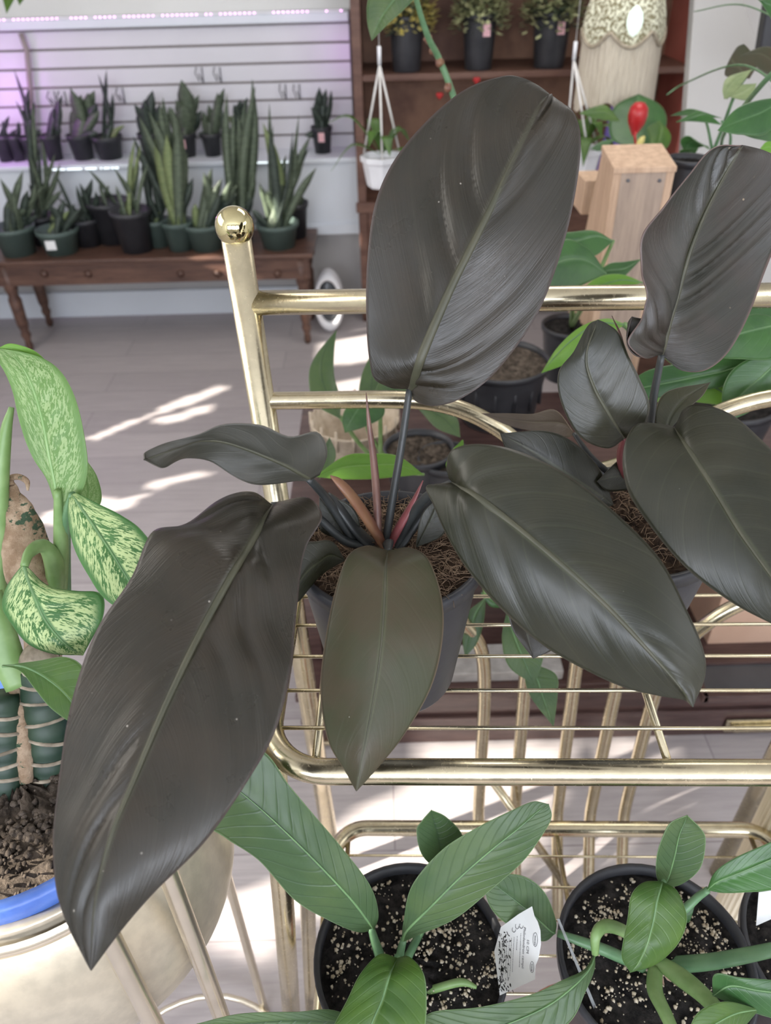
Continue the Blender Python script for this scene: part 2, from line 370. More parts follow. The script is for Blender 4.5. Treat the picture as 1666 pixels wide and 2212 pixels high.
# back wall direction follows the skirting line
wa = at_h(0, 695, 0); wb = at_h(420, 684, 0)
wdir = (wb-wa).normalized(); wdir.z = 0; wdir.normalize(); wn = Vector((wdir.y, -wdir.x, 0))     # wn points to the room
if wn.y > 0: wn = -wn
WM = Matrix((( wdir.x, -wn.x, 0), (wdir.y, -wn.y, 0), (0, 0, 1)))       # local x along the wall, y away from the room
def W(s, t, z): return Vector((wa.x, wa.y, 0)) + wdir*s - wn*t + Vector((0, 0, z))       # s along, t into wall, z height
def on_wall(px, py, t=0):
    """point where the pixel ray meets the plane parallel to the wall, t behind it"""
    r = ray(px, py); nn = -wn; p0 = W(0, t, 0); k = (p0-CAM).dot(nn)/r.dot(nn); return CAM + r*k
def s_of(p): return (p-Vector((wa.x, wa.y, 0))).dot(wdir)
def wbox(mb, s0, s1, t0, t1, z0, z1):
    return mb.box(W((s0+s1)/2, (t0+t1)/2, (z0+z1)/2), (s1-s0, t1-t0, z1-z0), WM)
LT = 0.02                                     # plane of ledge front
sw_right = s_of(on_wall(760, 200, .22))
ledge_z = on_wall(400, 348, LT).z
struct(wbox(MB(), -2.2, 5.0, .36, .46, 0, 2.8).build('wall_back', M['wall_white'], smooth=False))
# slat board hung on the wall: boards with grooves between them
pitch = .0762; zG = on_wall(300, 60, .24).z; ztop = on_wall(300, 37, .2).z
mb = MB(); z = zG
while z > ledge_z-.02:
    wbox(mb, -1.6, sw_right, .235, .255, max(z-pitch+.005, ledge_z-.02), z-.005); z -= pitch
sb = mb.build('slat_panel', M['slat_white'], smooth=False, bevel=.002); sb.name = 'trim_1'; struct(sb)
struct(wbox(MB(), -1.6, sw_right, .256, .27, ledge_z-.2, ztop).build('trim_2', M['slat_groove'], smooth=False))
struct(wbox(MB(), -1.6, sw_right, .20, .36, zG+.005, ztop).build('trim_3', M['ledge_white'], smooth=False, bevel=.004))
# white ledge box below the slats, grey wall and baseboard below it
zb = on_wall(720, 505, LT).z
mb = MB(); wbox(mb, -1.6, sw_right+.03, LT, .36, zb, ledge_z-.02); wbox(mb, -1.6, sw_right+.03, LT-.02, .36, ledge_z-.02, ledge_z)
wbox(mb, -1.6, sw_right+.03, LT-.012, .1, zb, zb+.05)
struct(mb.build('trim_4', M['ledge_white'], smooth=False, bevel=.003))
struct(wbox(MB(), -1.6, 5.0, .06, .36, 0, zb).build('trim_5', M['wall_grey'], smooth=False))
zbb = on_wall(300, 628, .04).z
struct(wbox(MB(), -1.6, sw_right-.25, .035, .06, 0, zbb).build('baseboard_back', M['ledge_white'], smooth=False, bevel=.003))
struct(MB().box((0.5, 1.0, 2.85), (7.0, 7.4, .1)).build('ceiling', M['ceiling_white'], smooth=False))
# right wall with a sloping panel edge
struct(MB().box((2.6, 1.0, 1.4), (.1, 7.4, 2.8)).build('wall_right', M['wall_white'], smooth=False))

mb = MB()
for x0_, x1_, z0_, z1_ in ((-3, -2.15, 0, 2.8), (-.86, -.64, 1.3, 2.5), (.64, .86, 1.3, 2.5), (2.15, 4, 0, 2.8), (-2.15, 2.15, 0, 1.3), (-2.15, 2.15, 2.5, 2.8)):
    mb.box(((x0_+x1_)/2, -2.6, (z0_+z1_)/2), (x1_-x0_, .12, z1_-z0_))
struct(mb.build('wall_front', M['wall_grey'], smooth=False))
for k, xc in enumerate((-1.5, 0.0, 1.5)):
    mb = MB(); mb.box((xc, -2.58, 1.9), (.04, .05, 1.2)); mb.box((xc, -2.58, 1.9), (1.28, .05, .04)); struct(mb.build('window_%d' % (k+1), M['ledge_white'], smooth=False))

# unseen left wall added as sun gobo: cells cut open to shape sun patches
def inpoly(x, y, P):
    c = False; j = len(P)-1
    for i in range(len(P)):
        if (P[i][1] > y) != (P[j][1] > y) and x < (P[j][0]-P[i][0])*(y-P[i][1])/(P[j][1]-P[i][1])+P[i][0]: c = not c
        j = i
    return c
SUNPATCH = [   # outline of every sunlit patch on the floor
    (0, [(180,950),(330,888),(345,896),(200,958)]), (0, [(330,884),(480,828),(500,836),(400,880),(345,893)]), (0, [(330,905),(470,868),(455,890),(340,922)]),
    (0, [(90,1110),(180,1075),(300,1075),(200,1110)]),
    (0, [(60,1120),(220,1085),(330,1060),(300,1090),(100,1140)]),
    (0, [(300,1045),(430,1015),(470,1020),(330,1060)]),
    (0, [(680,745),(840,715),(850,780),(700,790)]),
    (0, [(690,830),(850,800),(850,860),(700,870)]),
    (0, [(900,1600),(1250,1600),(1210,1690),(1170,1860),(1000,1900),(600,2000),(560,1960),(700,1790),(880,1700)]),
    (0, [(1290,1600),(1450,1600),(1470,1645),(1290,1645)]),
    (0, [(1380,1735),(1490,1690),(1500,1710),(1420,1760)]),
    (0, [(1150,1900),(1330,1790),(1340,1830),(1120,1960)]),
    (0, [(440,1960),(600,1900),(640,2080),(430,2060)]),
    (0, [(40,2212),(60,2170),(330,2120),(300,2180),(200,2212)]),
]
WX = -2.3; cell = .025; ny, nz = 252, 112
mb = MB()
def is_open(y, z):
    p0 = Vector((WX, y, z))
    for h, poly in SUNPATCH:
        k = (h-p0.z)/SUN.z
        if k <= 0: continue
        p = p0+SUN*k
        if depth_of(p) < .3: continue
        x_, y_ = proj(p)
        if inpoly(x_, y_, poly): return True
    # bowl and tall variegated leaf in the sun
    for c, r in EXTRA:
        v = c-p0; k = v.dot(SUN)
        if k > 0 and (v-SUN*k).length < r: return True
    return False
EXTRA = [(Q(90, 900, .78), .09), (Q(330, 1950, .74), .07), (Q(440,560,3.45), .05), (Q(610,460,3.5), .06), (Q(650, 690, 3.4), .05), (Q(1100, 1560, 1.2), .08)]
GY = [[is_open(-2.0+cell*(i+.5), cell*(j+.5)) for j in range(nz)] for i in range(ny)]
for i in range(ny):
    j = 0
    while j < nz:
        if not GY[i][j]:
            j2 = j
            while j2 < nz and not GY[i][j2]: j2 += 1
            mb.box((WX, -2.0+cell*(i+.5), cell*(j+j2)/2), (.02, cell, cell*(j2-j))); j = j2
        else: j += 1
struct(mb.build('wall_left_gobo', M['wall_white'], smooth=False))

# ------------------------------------------------------------ leaves
def loft(name, MM, LL, RR, mat, parent, nu=44, nv=20, fold=.0, curl=.0, rip=.0, nrip=9, k=.2, groove=.0012, wav=.0, thick=.0009, kind=None, label=None, face=True):
    m = cr(MM, nu); l = cr(LL, nu); r = cr(RR, nu); V = []; UV = []; NR = []
    ph = random.uniform(0, 6)
    for i in range(nu):
        u = i/(nu-1)
        t = (m[min(i+1, nu-1)]-m[max(i-1, 0)])
        a = (r[i]-l[i])
        n = t.cross(a)
        n = n.normalized() if n.length > 1e-9 else (NR[-1] if NR else Vector((0, 0, 1)))
        if face and n.dot(CAM-m[i]) < 0: n = -n
        NR.append(n)
    NS = []
    for i in range(nu):
        q = Vector((0,0,0))
        for d in range(-4, 5): q += NR[min(max(i+d, 0), nu-1)]
        NS.append(q.normalized())
    for i in range(nu):
        u = i/(nu-1); n = NS[i]
        wid = (r[i]-l[i]).length/2
        env = math.sin(math.pi*min(1, max(0, u)))**.6
        for j in range(nv+1):
            wv = 2*j/nv-1; e = l[i] if wv < 0 else r[i]; a = abs(wv)
            p = m[i].lerp(e, a)
            off = fold*a*wid + curl*a*a*wid - groove*math.exp(-(a/.09)**2)*env
            lat = u - k*a**1.25
            sd = 0 if wv < 0 else 1.9
            l2 = lat+.3/nrip*math.sin(lat*9+ph+sd); am = .5+.5*math.sin(l2*8.3+ph*2+sd*2)
            off += rip*am*(abs(math.sin(math.pi*nrip*l2))**.7-.5)*min(1, a*4)*(1.12-a)*env*1.6
            off += rip*.9*math.sin(u*5.1+ph+sd)*math.sin(a*2.6+.4)*env
            off += wav*math.sin(ph+(5 if wv > 0 else 6.3)*u*2)*a*a*env
            V.append(p+n*off); UV.append((u, j/nv))
    W1 = nv+1
    Fc = [(i*W1+j, (i+1)*W1+j, (i+1)*W1+j+1, i*W1+j+1) for i in range(nu-1) for j in range(nv)]
    o = mesh(name, V, Fc, mat, parent, True, UV, label, kind)
    s = o.modifiers.new('thickness', 'SOLIDIFY'); s.thickness = thick; s.offset = 0
    return o, m, NS
def leaf_px(parent, st, ds, mat, rib=None, ribr=.003, edge=(0, 0), name='leaf', label=None, **kw):
    MM, LL, RR = [], [], []; n = len(st)
    for i, s in enumerate(st):
        t = i/(n-1); d = lerp_list(ds, t); e = math.sin(math.pi*t)**.5 if 0 < t < 1 else 0
        if len(s) == 2: s = (s[0], s[1], s[0], s[1], s[0], s[1])
        MM.append(Q(s[0], s[1], d)); LL.append(Q(s[2], s[3], d+edge[0]*e)); RR.append(Q(s[4], s[5], d+edge[1]*e))
    o, m, NS = loft(name, MM, LL, RR, mat, parent, label=label, **kw)
    if rib is not None:
        nn = len(m); K = int(nn*.93)
        pts = [m[i]-NS[i]*(ribr*.45*(1-i/nn)) for i in range(K)]
        rad = [ribr*(1-.86*i/K) for i in range(K)]
        MB().tube(pts, rad, 8, nref=NS[0], flat=.75).build('midrib', rib, o)
    return o
def stem_px(parent, pts, mat, name='petiole', flat=1.0, n=18, seg=10, label=None):
    P = cr([Q(p[0], p[1], p[2]) for p in pts], n); R = [p.x for p in cr([Vector((p[3], 0, 0)) for p in pts], n)]
    return MB().tube(P, [max(.0004, x) for x in R], seg, flat=flat).build(name, mat, parent, label=label)

def pot_mb(c, rt, rb, h, lip=.012, th=.003, seg=48):
    """c = centre of the rim"""
    pr = [(0, -h), (rb*.97, -h), (rb, -h+.004), (rt*.965, -lip*1.4), (rt*.97, -lip), (rt+.002, -lip), (rt+.003, -.002), (rt+.001, 0), (rt-th, 0), (rt-th-.001, -lip), (rb+.0, -h+.03), (0, -h+.03)]
    return MB().lathe(pr, c, seg)
def soil_obj(parent, c, r, mat, amp=.006, seg=40, rings=14):
    V = [Vector(c)]; Fc = []
    rnd = random.Random(int(c[0]*1000)+5)
    for i in range(1, rings+1):
        for k in range(seg):
            t = 2*math.pi*k/seg; q = r*i/rings
            V.append(Vector(c)+Vector((q*math.cos(t), q*math.sin(t), rnd.uniform(-amp, amp)*(1 if i < rings else 0)+amp*(1-(i/rings)**2))))
    Fc = [(0, 1+k, 1+(k+1)%seg) for k in range(seg)]
    Fc += [(1+(i-1)*seg+k, 1+i*seg+k, 1+i*seg+(k+1)%seg, 1+(i-1)*seg+(k+1)%seg) for i in range(1, rings) for k in range(seg)]
    return mesh('soil', V, Fc, mat, parent)
def perlite(parent, c, r, n, mat, rmin=.0005, rmax=.0027, h=.006, seed=1, name='perlite'):
    rnd = random.Random(seed); mb = MB(); cl = [(rnd.uniform(0, 6.283), r*math.sqrt(rnd.random())*.95) for _ in range(46)]
    for _ in range(n):
        t = rnd.uniform(0, 6.283); q = r*math.sqrt(rnd.random())*.97
        if rnd.random() < .62:
            ct, cq = rnd.choice(cl); x_ = cq*math.cos(ct)+rnd.gauss(0, .006); y_ = cq*math.sin(ct)+rnd.gauss(0, .006); t = math.atan2(y_, x_); q = min(r*.97, math.hypot(x_, y_))
        s = rmin+(rmax-rmin)*rnd.random()**2.2
        mb.blob(Vector(c)+Vector((q*math.cos(t), q*math.sin(t), h*(1.05-(q/r)**2)+rnd.uniform(-.001, .003))), s, 5, 4, .35, rnd)
    return mb.build(name, mat, parent, kind='stuff')
def fibres(parent, c, r, n, mat, seed=1, L=.02):
    rnd = random.Random(seed); mb = MB()
    for _ in range(n):
        t = rnd.uniform(0, 6.283); q = r*math.sqrt(rnd.random())*.93; a = rnd.uniform(0, 6.28); l = rnd.uniform(.4, 1)*L
        p = Vector(c)+Vector((q*math.cos(t), q*math.sin(t), .006+rnd.uniform(0, .004))); d = Vector((math.cos(a), math.sin(a), rnd.uniform(-.1, .35)))*l
        b = Vector((-math.sin(a), math.cos(a), 0))*rnd.uniform(-.3, .3)*l
        mb.tube([p, p+d*.5+b+Vector((0,0,.002)), p+d], .00028, 3, False)
    return mb.build('coir_fibre', mat, parent, kind='stuff')

# ------------------------------------------------------------ brass rack
SH = .94; LH = .48                                   # shelf heights
RA = -R_(2.0); ca, sa = math.cos(RA), math.sin(RA); RO = Vector((.25, .45, 0))
def K(x, y, z):                                       # rack frame -> world
    return Vector((RO.x+(x-.25)*ca-(y-.45)*sa, RO.y+(x-.25)*sa+(y-.45)*ca, z))
def Kinv(p):
    dx, dy = p.x-RO.x, p.y-RO.y; return (.25+dx*ca+dy*sa, .45-dx*sa+dy*ca)
YB = Kinv(at_y(545, 750, .86))[1]
xf, yf = Kinv(at_h(1200, 1668, SH))                   # front tube
xl = Kinv(at_h(603, 1460, SH))[0]
px_ = Kinv(at_y(528, 620, .86))[0]                    # back-left post
XR = .66; PXR = .25*2-px_+.02
rack = thing('brass_plant_rack', K(px_, YB, 0), 'two-tier brass tube plant rack with ball finial and thin wire shelves', 'rack')
def rbrass(mb, name, parent=rack, **kw): return mb.build(name, M['brass'], parent, **kw)
zt = at_y(511, 515, .86).z; px_ = Kinv(at_y(511, 520, .86))[0]; PXR = .5-px_+.02
pl_ = at_y(638, 1600, .86); lean = -(Kinv(pl_)[0]-px_)/(pl_.z-zt)*-1
lean = -lean if False else lean
for xx in (px_, PXR):
    sg_ = -1 if xx == px_ else 1; ln = lambda z_: lean*(z_-zt)*sg_
    po = rbrass(MB().tube([K(xx+ln(0), YB, 0), K(xx+ln(.5), YB, .5), K(xx, YB, zt)], .0165, 28), 'post')
    r = .0212; cz = zt+.013
    MB().lathe([(r*math.sin(math.pi*i/24), -r*math.cos(math.pi*i/24)) for i in range(25)], K(xx, YB, cz), 40).build('ball_finial', M['brass_ball'], po, label='shiny round brass ball')
z1 = at_y(700, 650, .86).z; z2 = at_y(700, 862, .86).z
rbrass(MB().tube([K(px_, YB, z1), K(.2, YB, z1), K(PXR, YB, z1)], .0142, 24), 'top_rail')
xm = .255
Pd = [K(px_, YB, z2), K(px_+.08, YB, z2), K(px_+.16, YB, z2), K(px_+.215, YB, z2-.004), K(px_+.26, YB, z2-.018), K(px_+.30, YB, z2-.042), K(px_+.34, YB, z2-.075), K(px_+.38, YB, z2-.10), K(xm, YB, z2-.112)]
w_ = [Kinv(p)[0] for p in Pd]
Pd2 = [K(2*xm-w_[i], YB, Pd[i].z) for i in range(len(Pd)-2, -1, -1)]; 
rbrass(MB().tube(cr(Pd+Pd2, 90), .0112, 20), 'scalloped_rail')
for (zz, s_) in ((z1, 0), (z2, 0)):
    pass
# shelf frames: rounded rectangles
def rrect(x0, x1, y0, y1, r, z, n=10):
    P = []
    for cx_, cy_, a0 in ((x0+r, y0+r, 180), (x1-r, y0+r, 270), (x1-r, y1-r, 0), (x0+r, y1-r, 90)):
        for i in range(n+1):
            a = R_(a0+90*i/n); P.append(K(cx_+r*math.cos(a), cy_+r*math.sin(a), z))
    P.append(P[0]); return P
def closed_tube(P, rad, seg=20):
    mb = MB(); P = P[:-1]; n = len(P); V = []
    for i in range(n):
        T = (P[(i+1)%n]-P[i-1]).normalized(); B = Vector((0,0,1)); Nn = T.cross(B).normalized()
        for k in range(seg):
            t = 2*math.pi*k/seg; V.append(P[i]+Nn*(rad*math.cos(t))+B*(rad*math.sin(t)))
    mb.add(V, [(i*seg+k, i*seg+(k+1)%seg, ((i+1)%n)*seg+(k+1)%seg, ((i+1)%n)*seg+k) for i in range(n) for k in range(seg)])
    return mb
rbrass(closed_tube(rrect(xl, XR, yf, YB-.02, .062, SH), .0128), 'upper_shelf_frame')
YLB = Kinv(at_h(1100, 1790, LH))[1]; xll = Kinv(at_h(722, 1830, LH))[0]; xlr = Kinv(at_h(1690, 1840, LH))[0]
YLF = YLB-.42
rbrass(closed_tube(rrect(xll, xlr, YLF, YLB, .05, LH), .0118), 'lower_shelf_frame')
for i in range(8):
    yy = yf+.049*(i+1)
    if yy > YB-.04: break
    rbrass(MB().tube([K(xl+.005, yy, SH+.004), K(XR-.005, yy, SH+.004)], .0022, 8), 'shelf_wire')
for i in range(8):
    yy = YLB-.047*(i+1)
    rbrass(MB().tube([K(xll+.004, yy, LH+.004), K(xlr-.004, yy, LH+.004)], .0020, 8), 'shelf_wire')
def xs_of(px, py, h): return Kinv(at_h(px, py, h))[0]
for xx in (xs_of(688, 1580, SH), xs_of(1420, 1565, SH)):
    rbrass(MB().tube([K(xx, yf, SH-.003), K(xx, YB-.02, SH-.003)], .0042, 10), 'cross_rod')
for xx in (xs_of(750, 1850, LH), xs_of(1215, 1870, LH), xs_of(1640, 1850, LH)):
    rbrass(MB().tube([K(xx, YLF, LH-.003), K(xx, YLB, LH-.003)], .0038, 10), 'cross_rod')
# spindles of the back panel
YS = YB
def sp(px, py): 
    p = at_y(px, py, YS+.01); return Kinv(p)[0], p.z
S1 = [sp(940, 1290), sp(1005, 1345), sp(1040, 1400), sp(1048, 1470)]
S5 = [sp(1690, 1255), sp(1590, 1285), sp(1500, 1345), sp(1430, 1430), sp(1400, 1500)]
for idx, (a, b) in enumerate((((1046,1500),(1033,1750)), ((1130,1500),(1111,1750)), ((1233,1500),(1201,1750)), ((1321,1500),(1270,1750)), ((1404,1500),(1341,1750)))):
    xa, za = sp(*a); xb, zb_ = sp(*b); ls = (xb-xa)/(zb_-za)
    P = [K(x_, YS, z_) for x_, z_ in ([] if idx not in (0, 4) else (S1 if idx == 0 else S5)[:-1])]
    if idx == 4: P = [K(PXR+lean*(S5[0][1]-zt)*1.0, YS, S5[0][1]+.02)]+P
    if idx == 0: P = [K(px_-lean*(S1[0][1]-zt)*1.0, YS, S1[0][1]+.02)]+P
    if idx in (1, 2, 3): P.append(K(xa+ls*(z2-.112-za), YS, z2-.112))
    X_ = lambda z_: xa+ls*(z_-za)
    P += [K(xa, YS, za), K(X_((za+zb_)/2), YS, (za+zb_)/2), K(X_(.26), YS, .26), K(X_(.2), YS-.01, .2), K(X_(.12), YS-.05, .12), K(X_(.04), YS-.09, .04), K(X_(.012), YS-.1, .012)]
    rbrass(MB().tube(cr(P, 60), .0112, 14), 'spindle')
# front legs and crossed brace
def kx(px, py, y): return Kinv(at_y(px, py, y))[0]
yl = yf+.02
A1 = at_y(603, 1900, yl); A2 = at_y(626, 2200, yl); g_ = (Kinv(A2)[0]-Kinv(A1)[0])/(A2.z-A1.z); x9 = Kinv(A1)[0]
for sgn in (0, 1):
    f_ = (lambda z_: x9+g_*(z_-A1.z)) if not sgn else (lambda z_: XR-.01-g_*(z_-SH))
    rbrass(MB().tube([K(f_(SH), yl, SH-.01), K(f_(.5), yl, .5), K(f_(0), yl, 0)], .0135, 18), 'leg')
B1 = at_y(662, 1960, yl+.07); B2 = at_y(672, 2200, yl+.07); g2_ = (Kinv(B2)[0]-Kinv(B1)[0])/(B2.z-B1.z); x8 = Kinv(B1)[0]
f2 = lambda z_: x8+g2_*(z_-B1.z)
rbrass(MB().tube([K(f2(LH+.16)-.02, yl+.03, LH+.17), K(f2(LH+.1), yl+.07, LH+.1), K(f2(.25), yl+.07, .25), K(f2(0), yl+.07, 0)], .0112, 16), 'leg')
a_ = at_y(1052, 1670, YB-.01); b_ = at_y(1230, 1930, YB-.09)
rbrass(MB().tube([K(Kinv(a_)[0], YB-.012, a_.z), K(Kinv(b_)[0], YB-.08, max(.03, b_.z))], .008, 12), 'brace')

# ------------------------------------------------------------ black philodendron on the shelf
pc = Q(842, 1178, .747)
ph = thing('potted_philodendron', Vector((pc.x, pc.y, SH+.008)), 'large near-black leaved philodendron in a black nursery pot, nearest pot on the brass shelf', 'potted plant')
hpot = pc.z-(SH+.008)
pot_mb(pc, .0905, .067, hpot, .016).build('pot', M['worn_black_plastic'], ph)
sc_ = pc-Vector((0, 0, .014))
soil_obj(ph, sc_, .086, M['coir_soil'], .006)
fibres(ph, sc_+Vector((0,0,.002)), .086, 1100, M['coir'], 3, .022)
DK, RB, PD = M['dark_leaf'], M['rib_dark'], M['petiole_dark']
A = [(884,842,880,836,890,850),(888,828,845,834,905,868),(895,808,808,818,945,877),(908,775,797,775,1000,860),(935,710,792,690,1075,800),(975,620,795,570,1160,680),(1020,530,812,445,1212,540),(1065,440,855,345,1240,415),(1105,355,925,258,1251,310),(1140,285,1000,195,1240,252),(1165,235,1080,168,1218,224),(1180,212,1135,177,1200,212),(1189,206)]
leaf_px(ph, A, [.70,.665,.645,.635,.64], DK, RB, .0064, edge=(.016,.012), fold=-.05, curl=.10, rip=.0075, nrip=7, k=.28, wav=.005, nu=110, nv=44, label='tallest upright leaf')
B = [(590,1092,585,1090,600,1085),(575,1110,545,1063,665,1075),(558,1138,480,1068,697,1110),(530,1190,410,1110,665,1165),(500,1240,330,1130,652,1230),(440,1350,280,1240,640,1340),(395,1440,205,1360,630,1430),(340,1560,150,1520,598,1565),(290,1680,118,1690,535,1685),(245,1790,103,1810,440,1820),(215,1900,112,1920,335,1925),(202,1985,140,1992,262,2010),(197,2096)]
leaf_px(ph, B, [.69,.635,.58,.535,.50,.49], DK, RB, .0052, edge=(.012,.016), fold=.10, curl=-.22, rip=.0065, nrip=7, k=.3, wav=.006, nu=110, nv=44, label='biggest leaf, drooping to the lower left')
C = [(978,1042,968,1030,960,1045),(990,1050,960,1000,915,1046),(1010,1062,970,970,930,1090),(1045,1085,1030,957,962,1155),(1110,1135,1120,973,1015,1238),(1180,1192,1230,1025,1085,1318),(1250,1252,1340,1110,1175,1395),(1320,1318,1430,1205,1270,1450),(1380,1382,1485,1315,1360,1490),(1430,1438,1520,1405,1430,1506),(1470,1485,1523,1465,1478,1512),(1497,1527)]
leaf_px(ph, C, [.675,.64,.615,.60,.605], M['dark_green_leaf'], RB, .0050, edge=(.016,.014), fold=.06, curl=-.2, rip=.0034, nrip=6, k=.26, wav=.004, nu=90, nv=36)
D = [(838,1190,830,1186,848,1187),(836,1205,790,1174,885,1178),(833,1230,750,1195,925,1198),(831,1290,720,1285,955,1285),(825,1380,702,1380,957,1380),(812,1480,691,1490,932,1485),(792,1590,708,1600,872,1590),(778,1660,745,1665,815,1660),(770,1709)]
leaf_px(ph, D, [.715,.66,.63,.615,.61], M['olive_leaf'], M['rib_dark'], .0016, edge=(.012,.012), fold=.05, curl=-.18, rip=.0006, nrip=8, nu=60, nv=28, label='olive-green leaf hanging over the pot rim')
E = [(672,1036,668,1038,690,1025),(650,1025,640,1038,707,975),(620,1008,590,1043,685,932),(580,990,545,1040,625,940),(530,970,500,1020,560,912),(480,955,455,995,480,910),(430,953,410,992,425,935),(385,968,378,998,378,953),(350,980,352,1007,340,966),(322,990,335,1008,312,978),(311,993)]
leaf_px(ph, E, [.69,.66,.63,.61], M['smoky_leaf'], RB, .0022, edge=(.01,-.004), fold=.08, curl=.05, rip=.0012, nrip=6, wav=.004, nu=50, nv=24)
leaf_px(ph, [(745,1210),(715,1200,700,1240,722,1172),(690,1215,672,1272,690,1170),(660,1240,645,1302,652,1185),(622,1295)], [.72,.70,.68], M['dark_green_leaf'], None, nu=30, nv=16, curl=-.1)
leaf_px(ph, [(900,1182),(915,1150,900,1168,952,1160),(937,1110,912,1110,966,1130),(945,1078)], [.735,.73,.725], M['dark_green_leaf'], None, nu=26, nv=14)
leaf_px(ph, [(775,1172),(745,1150,700,1150,775,1120),(720,1105,690,1120,750,1085),(690,1070)], [.75,.74,.73], M['dark_green_leaf'], None, nu=26, nv=14, fold=.2)
stem_px(ph, [(832,1180,.755,.0068),(848,1080,.735,.0066),(868,960,.715,.0060),(886,835,.70,.0052)], PD, flat=.6)
stem_px(ph, [(770,1175,.75,.006),(735,1120,.735,.0055),(700,1070,.715,.005),(665,1032,.69,.0042)], PD, flat=.7)
stem_px(ph, [(790,1180,.75,.006),(740,1165,.735,.0058),(690,1120,.72,.0052),(640,1092,.70,.0046),(588,1093,.69,.0044)], PD, flat=.7)
stem_px(ph, [(850,1185,.755,.006),(880,1130,.74,.006),(920,1075,.71,.0052),(980,1043,.675,.0042)], PD, flat=.7)
stem_px(ph, [(834,1183,.75,.006),(840,1172,.735,.005),(838,1192,.715,.0035)], PD, flat=.7)
stem_px(ph, [(835,1185,.752,.0085),(800,1130,.735,.0090),(762,1075,.715,.0085),(735,1045,.705,.0065),(714,1028,.70,.0012)], M['sheath_rust'], 'sheath', flat=.45, label='rust-coloured leaf sheath')
stem_px(ph, [(818,1175,.75,.0062),(815,1090,.74,.0066),(808,1000,.72,.0058),(798,920,.705,.0038),(791,848,.695,.0006)], M['sheath_brown'], 'new_leaf_spear', flat=.6, label='thin reddish-brown rolled new leaf')
stem_px(ph, [(838,1185,.75,.0058),(862,1140,.74,.0060),(890,1090,.73,.0042),(914,1038,.72,.0008)], M['sheath_red'], 'sheath', flat=.45, label='red leaf sheath')
stem_px(ph, [(850,1190,.755,.0085),(885,1140,.75,.0095),(915,1095,.745,.0085),(935,1062,.74,.002)], PD, 'sheath', flat=.4)
stem_px(ph, [(812,1185,.755,.0085),(775,1150,.745,.0095),(735,1095,.735,.0085),(710,1065,.73,.002)], PD, 'sheath', flat=.4)

# ------------------------------------------------------------ second philodendron to the right
p2 = Q(1358, 1118, .795)
ph2 = thing('potted_philodendron', Vector((p2.x, p2.y, SH+.008)), 'dark-leaved philodendron with pale-speckled upright leaf, at the right on the brass shelf', 'potted plant')
pot_mb(p2, .0925, .068, p2.z-(SH+.008), .016).build('pot', M['worn_black_plastic'], ph2)
s2 = p2-Vector((0,0,.014)); soil_obj(ph2, s2, .088, M['coir_soil']); fibres(ph2, s2, .088, 500, M['coir'], 5, .02)
SPK = leaf_mat('speckled_leaf', (.019,.019,.013), (.032,.024,.018), (.06,.06,.038), (.12,.08,.07), rough=.35, nv=9, k=.3, spots=(75, .09, (.36,.28,.18)), vein=.12, brush=1.2, spec=.5)
H = [(1432,768,1428,764,1438,772),(1436,750,1385,768,1470,796),(1441,725,1350,735,1520,792),(1448,695,1385,690,1575,752),(1465,640,1398,640,1625,675),(1480,585,1375,580,1655,590),(1497,530,1370,510,1680,500),(1525,460,1425,445,1695,420),(1560,390,1490,378,1690,360),(1590,338,1545,320,1650,325),(1605,314)]
leaf_px(ph2, H, [.72,.70,.68,.66], SPK, M['rib_dark'], .0036, edge=(-.02,.02), fold=-.05, curl=.12, rip=.0062, nrip=9, k=.28, wav=.007, nu=110, nv=40, label='pale-speckled upright leaf')
leaf_px(ph2, [(1425,762),(1395,755,1400,772,1405,715),(1372,735,1365,768,1395,700),(1358,705,1348,735,1385,688),(1366,684)], [.715,.70,.69], DK, None, nu=30, nv=16, curl=.3, name='leaf', label='curled leaf lobe')
I = [(1350,947),(1335,925,1310,967,1385,930),(1310,885,1250,940,1402,875),(1285,840,1212,870,1380,815),(1268,790,1206,805,1358,770),(1270,750,1240,760,1338,722),(1285,710,1270,705,1312,700),(1292,691)]
leaf_px(ph2, I, [.74,.715,.70,.70], M['dark_green_leaf'], RB, .0028, edge=(.01,.0), fold=.15, curl=-.1, rip=.001, nrip=7, nu=60, nv=28)
J = [(1458,926,1445,918,1462,915),(1468,940,1375,915,1480,880),(1485,965,1345,965,1520,866),(1515,1010,1355,1045,1590,888),(1555,1075,1405,1130,1665,955),(1600,1150,1480,1220,1730,1030),(1660,1235,1580,1295,1780,1130),(1720,1320,1680,1350,1800,1250),(1790,1410)]
leaf_px(ph2, J, [.70,.66,.63,.60], M['dark_green_leaf'], RB, .0036, edge=(.012,.012), fold=.08, curl=-.2, rip=.0012, nrip=7, wav=.003, nu=70, nv=32)
leaf_px(ph2, [(1325,1090),(1290,1065,1250,1120,1302,1020),(1220,1020,1170,1080,1252,963),(1150,975,1110,1010,1185,932),(1080,936)], [.78,.75,.73], M['dark_green_leaf'], None, curl=-.1, nu=40, nv=20)
leaf_px(ph2, [(1242,938),(1215,915,1218,945,1200,886),(1150,912,1150,932,1150,894),(1095,905,1095,918,1100,893),(1040,893)], [.80,.84,.86], M['brown_leaf'], None, nu=30, nv=14)
leaf_px(ph2, [(1440,938),(1450,900,1415,908,1485,885),(1482,862,1438,848,1518,855),(1535,826)], [.76,.76,.77], M['olive_leaf'], None, nu=30, nv=16)
leaf_px(ph2, [(1112,1285),(1130,1325,1098,1318,1185,1350),(1140,1375,1108,1362,1200,1395),(1152,1423)], [.74,.735,.735], M['dark_leaf'], None, nu=30, nv=16, fold=.15)
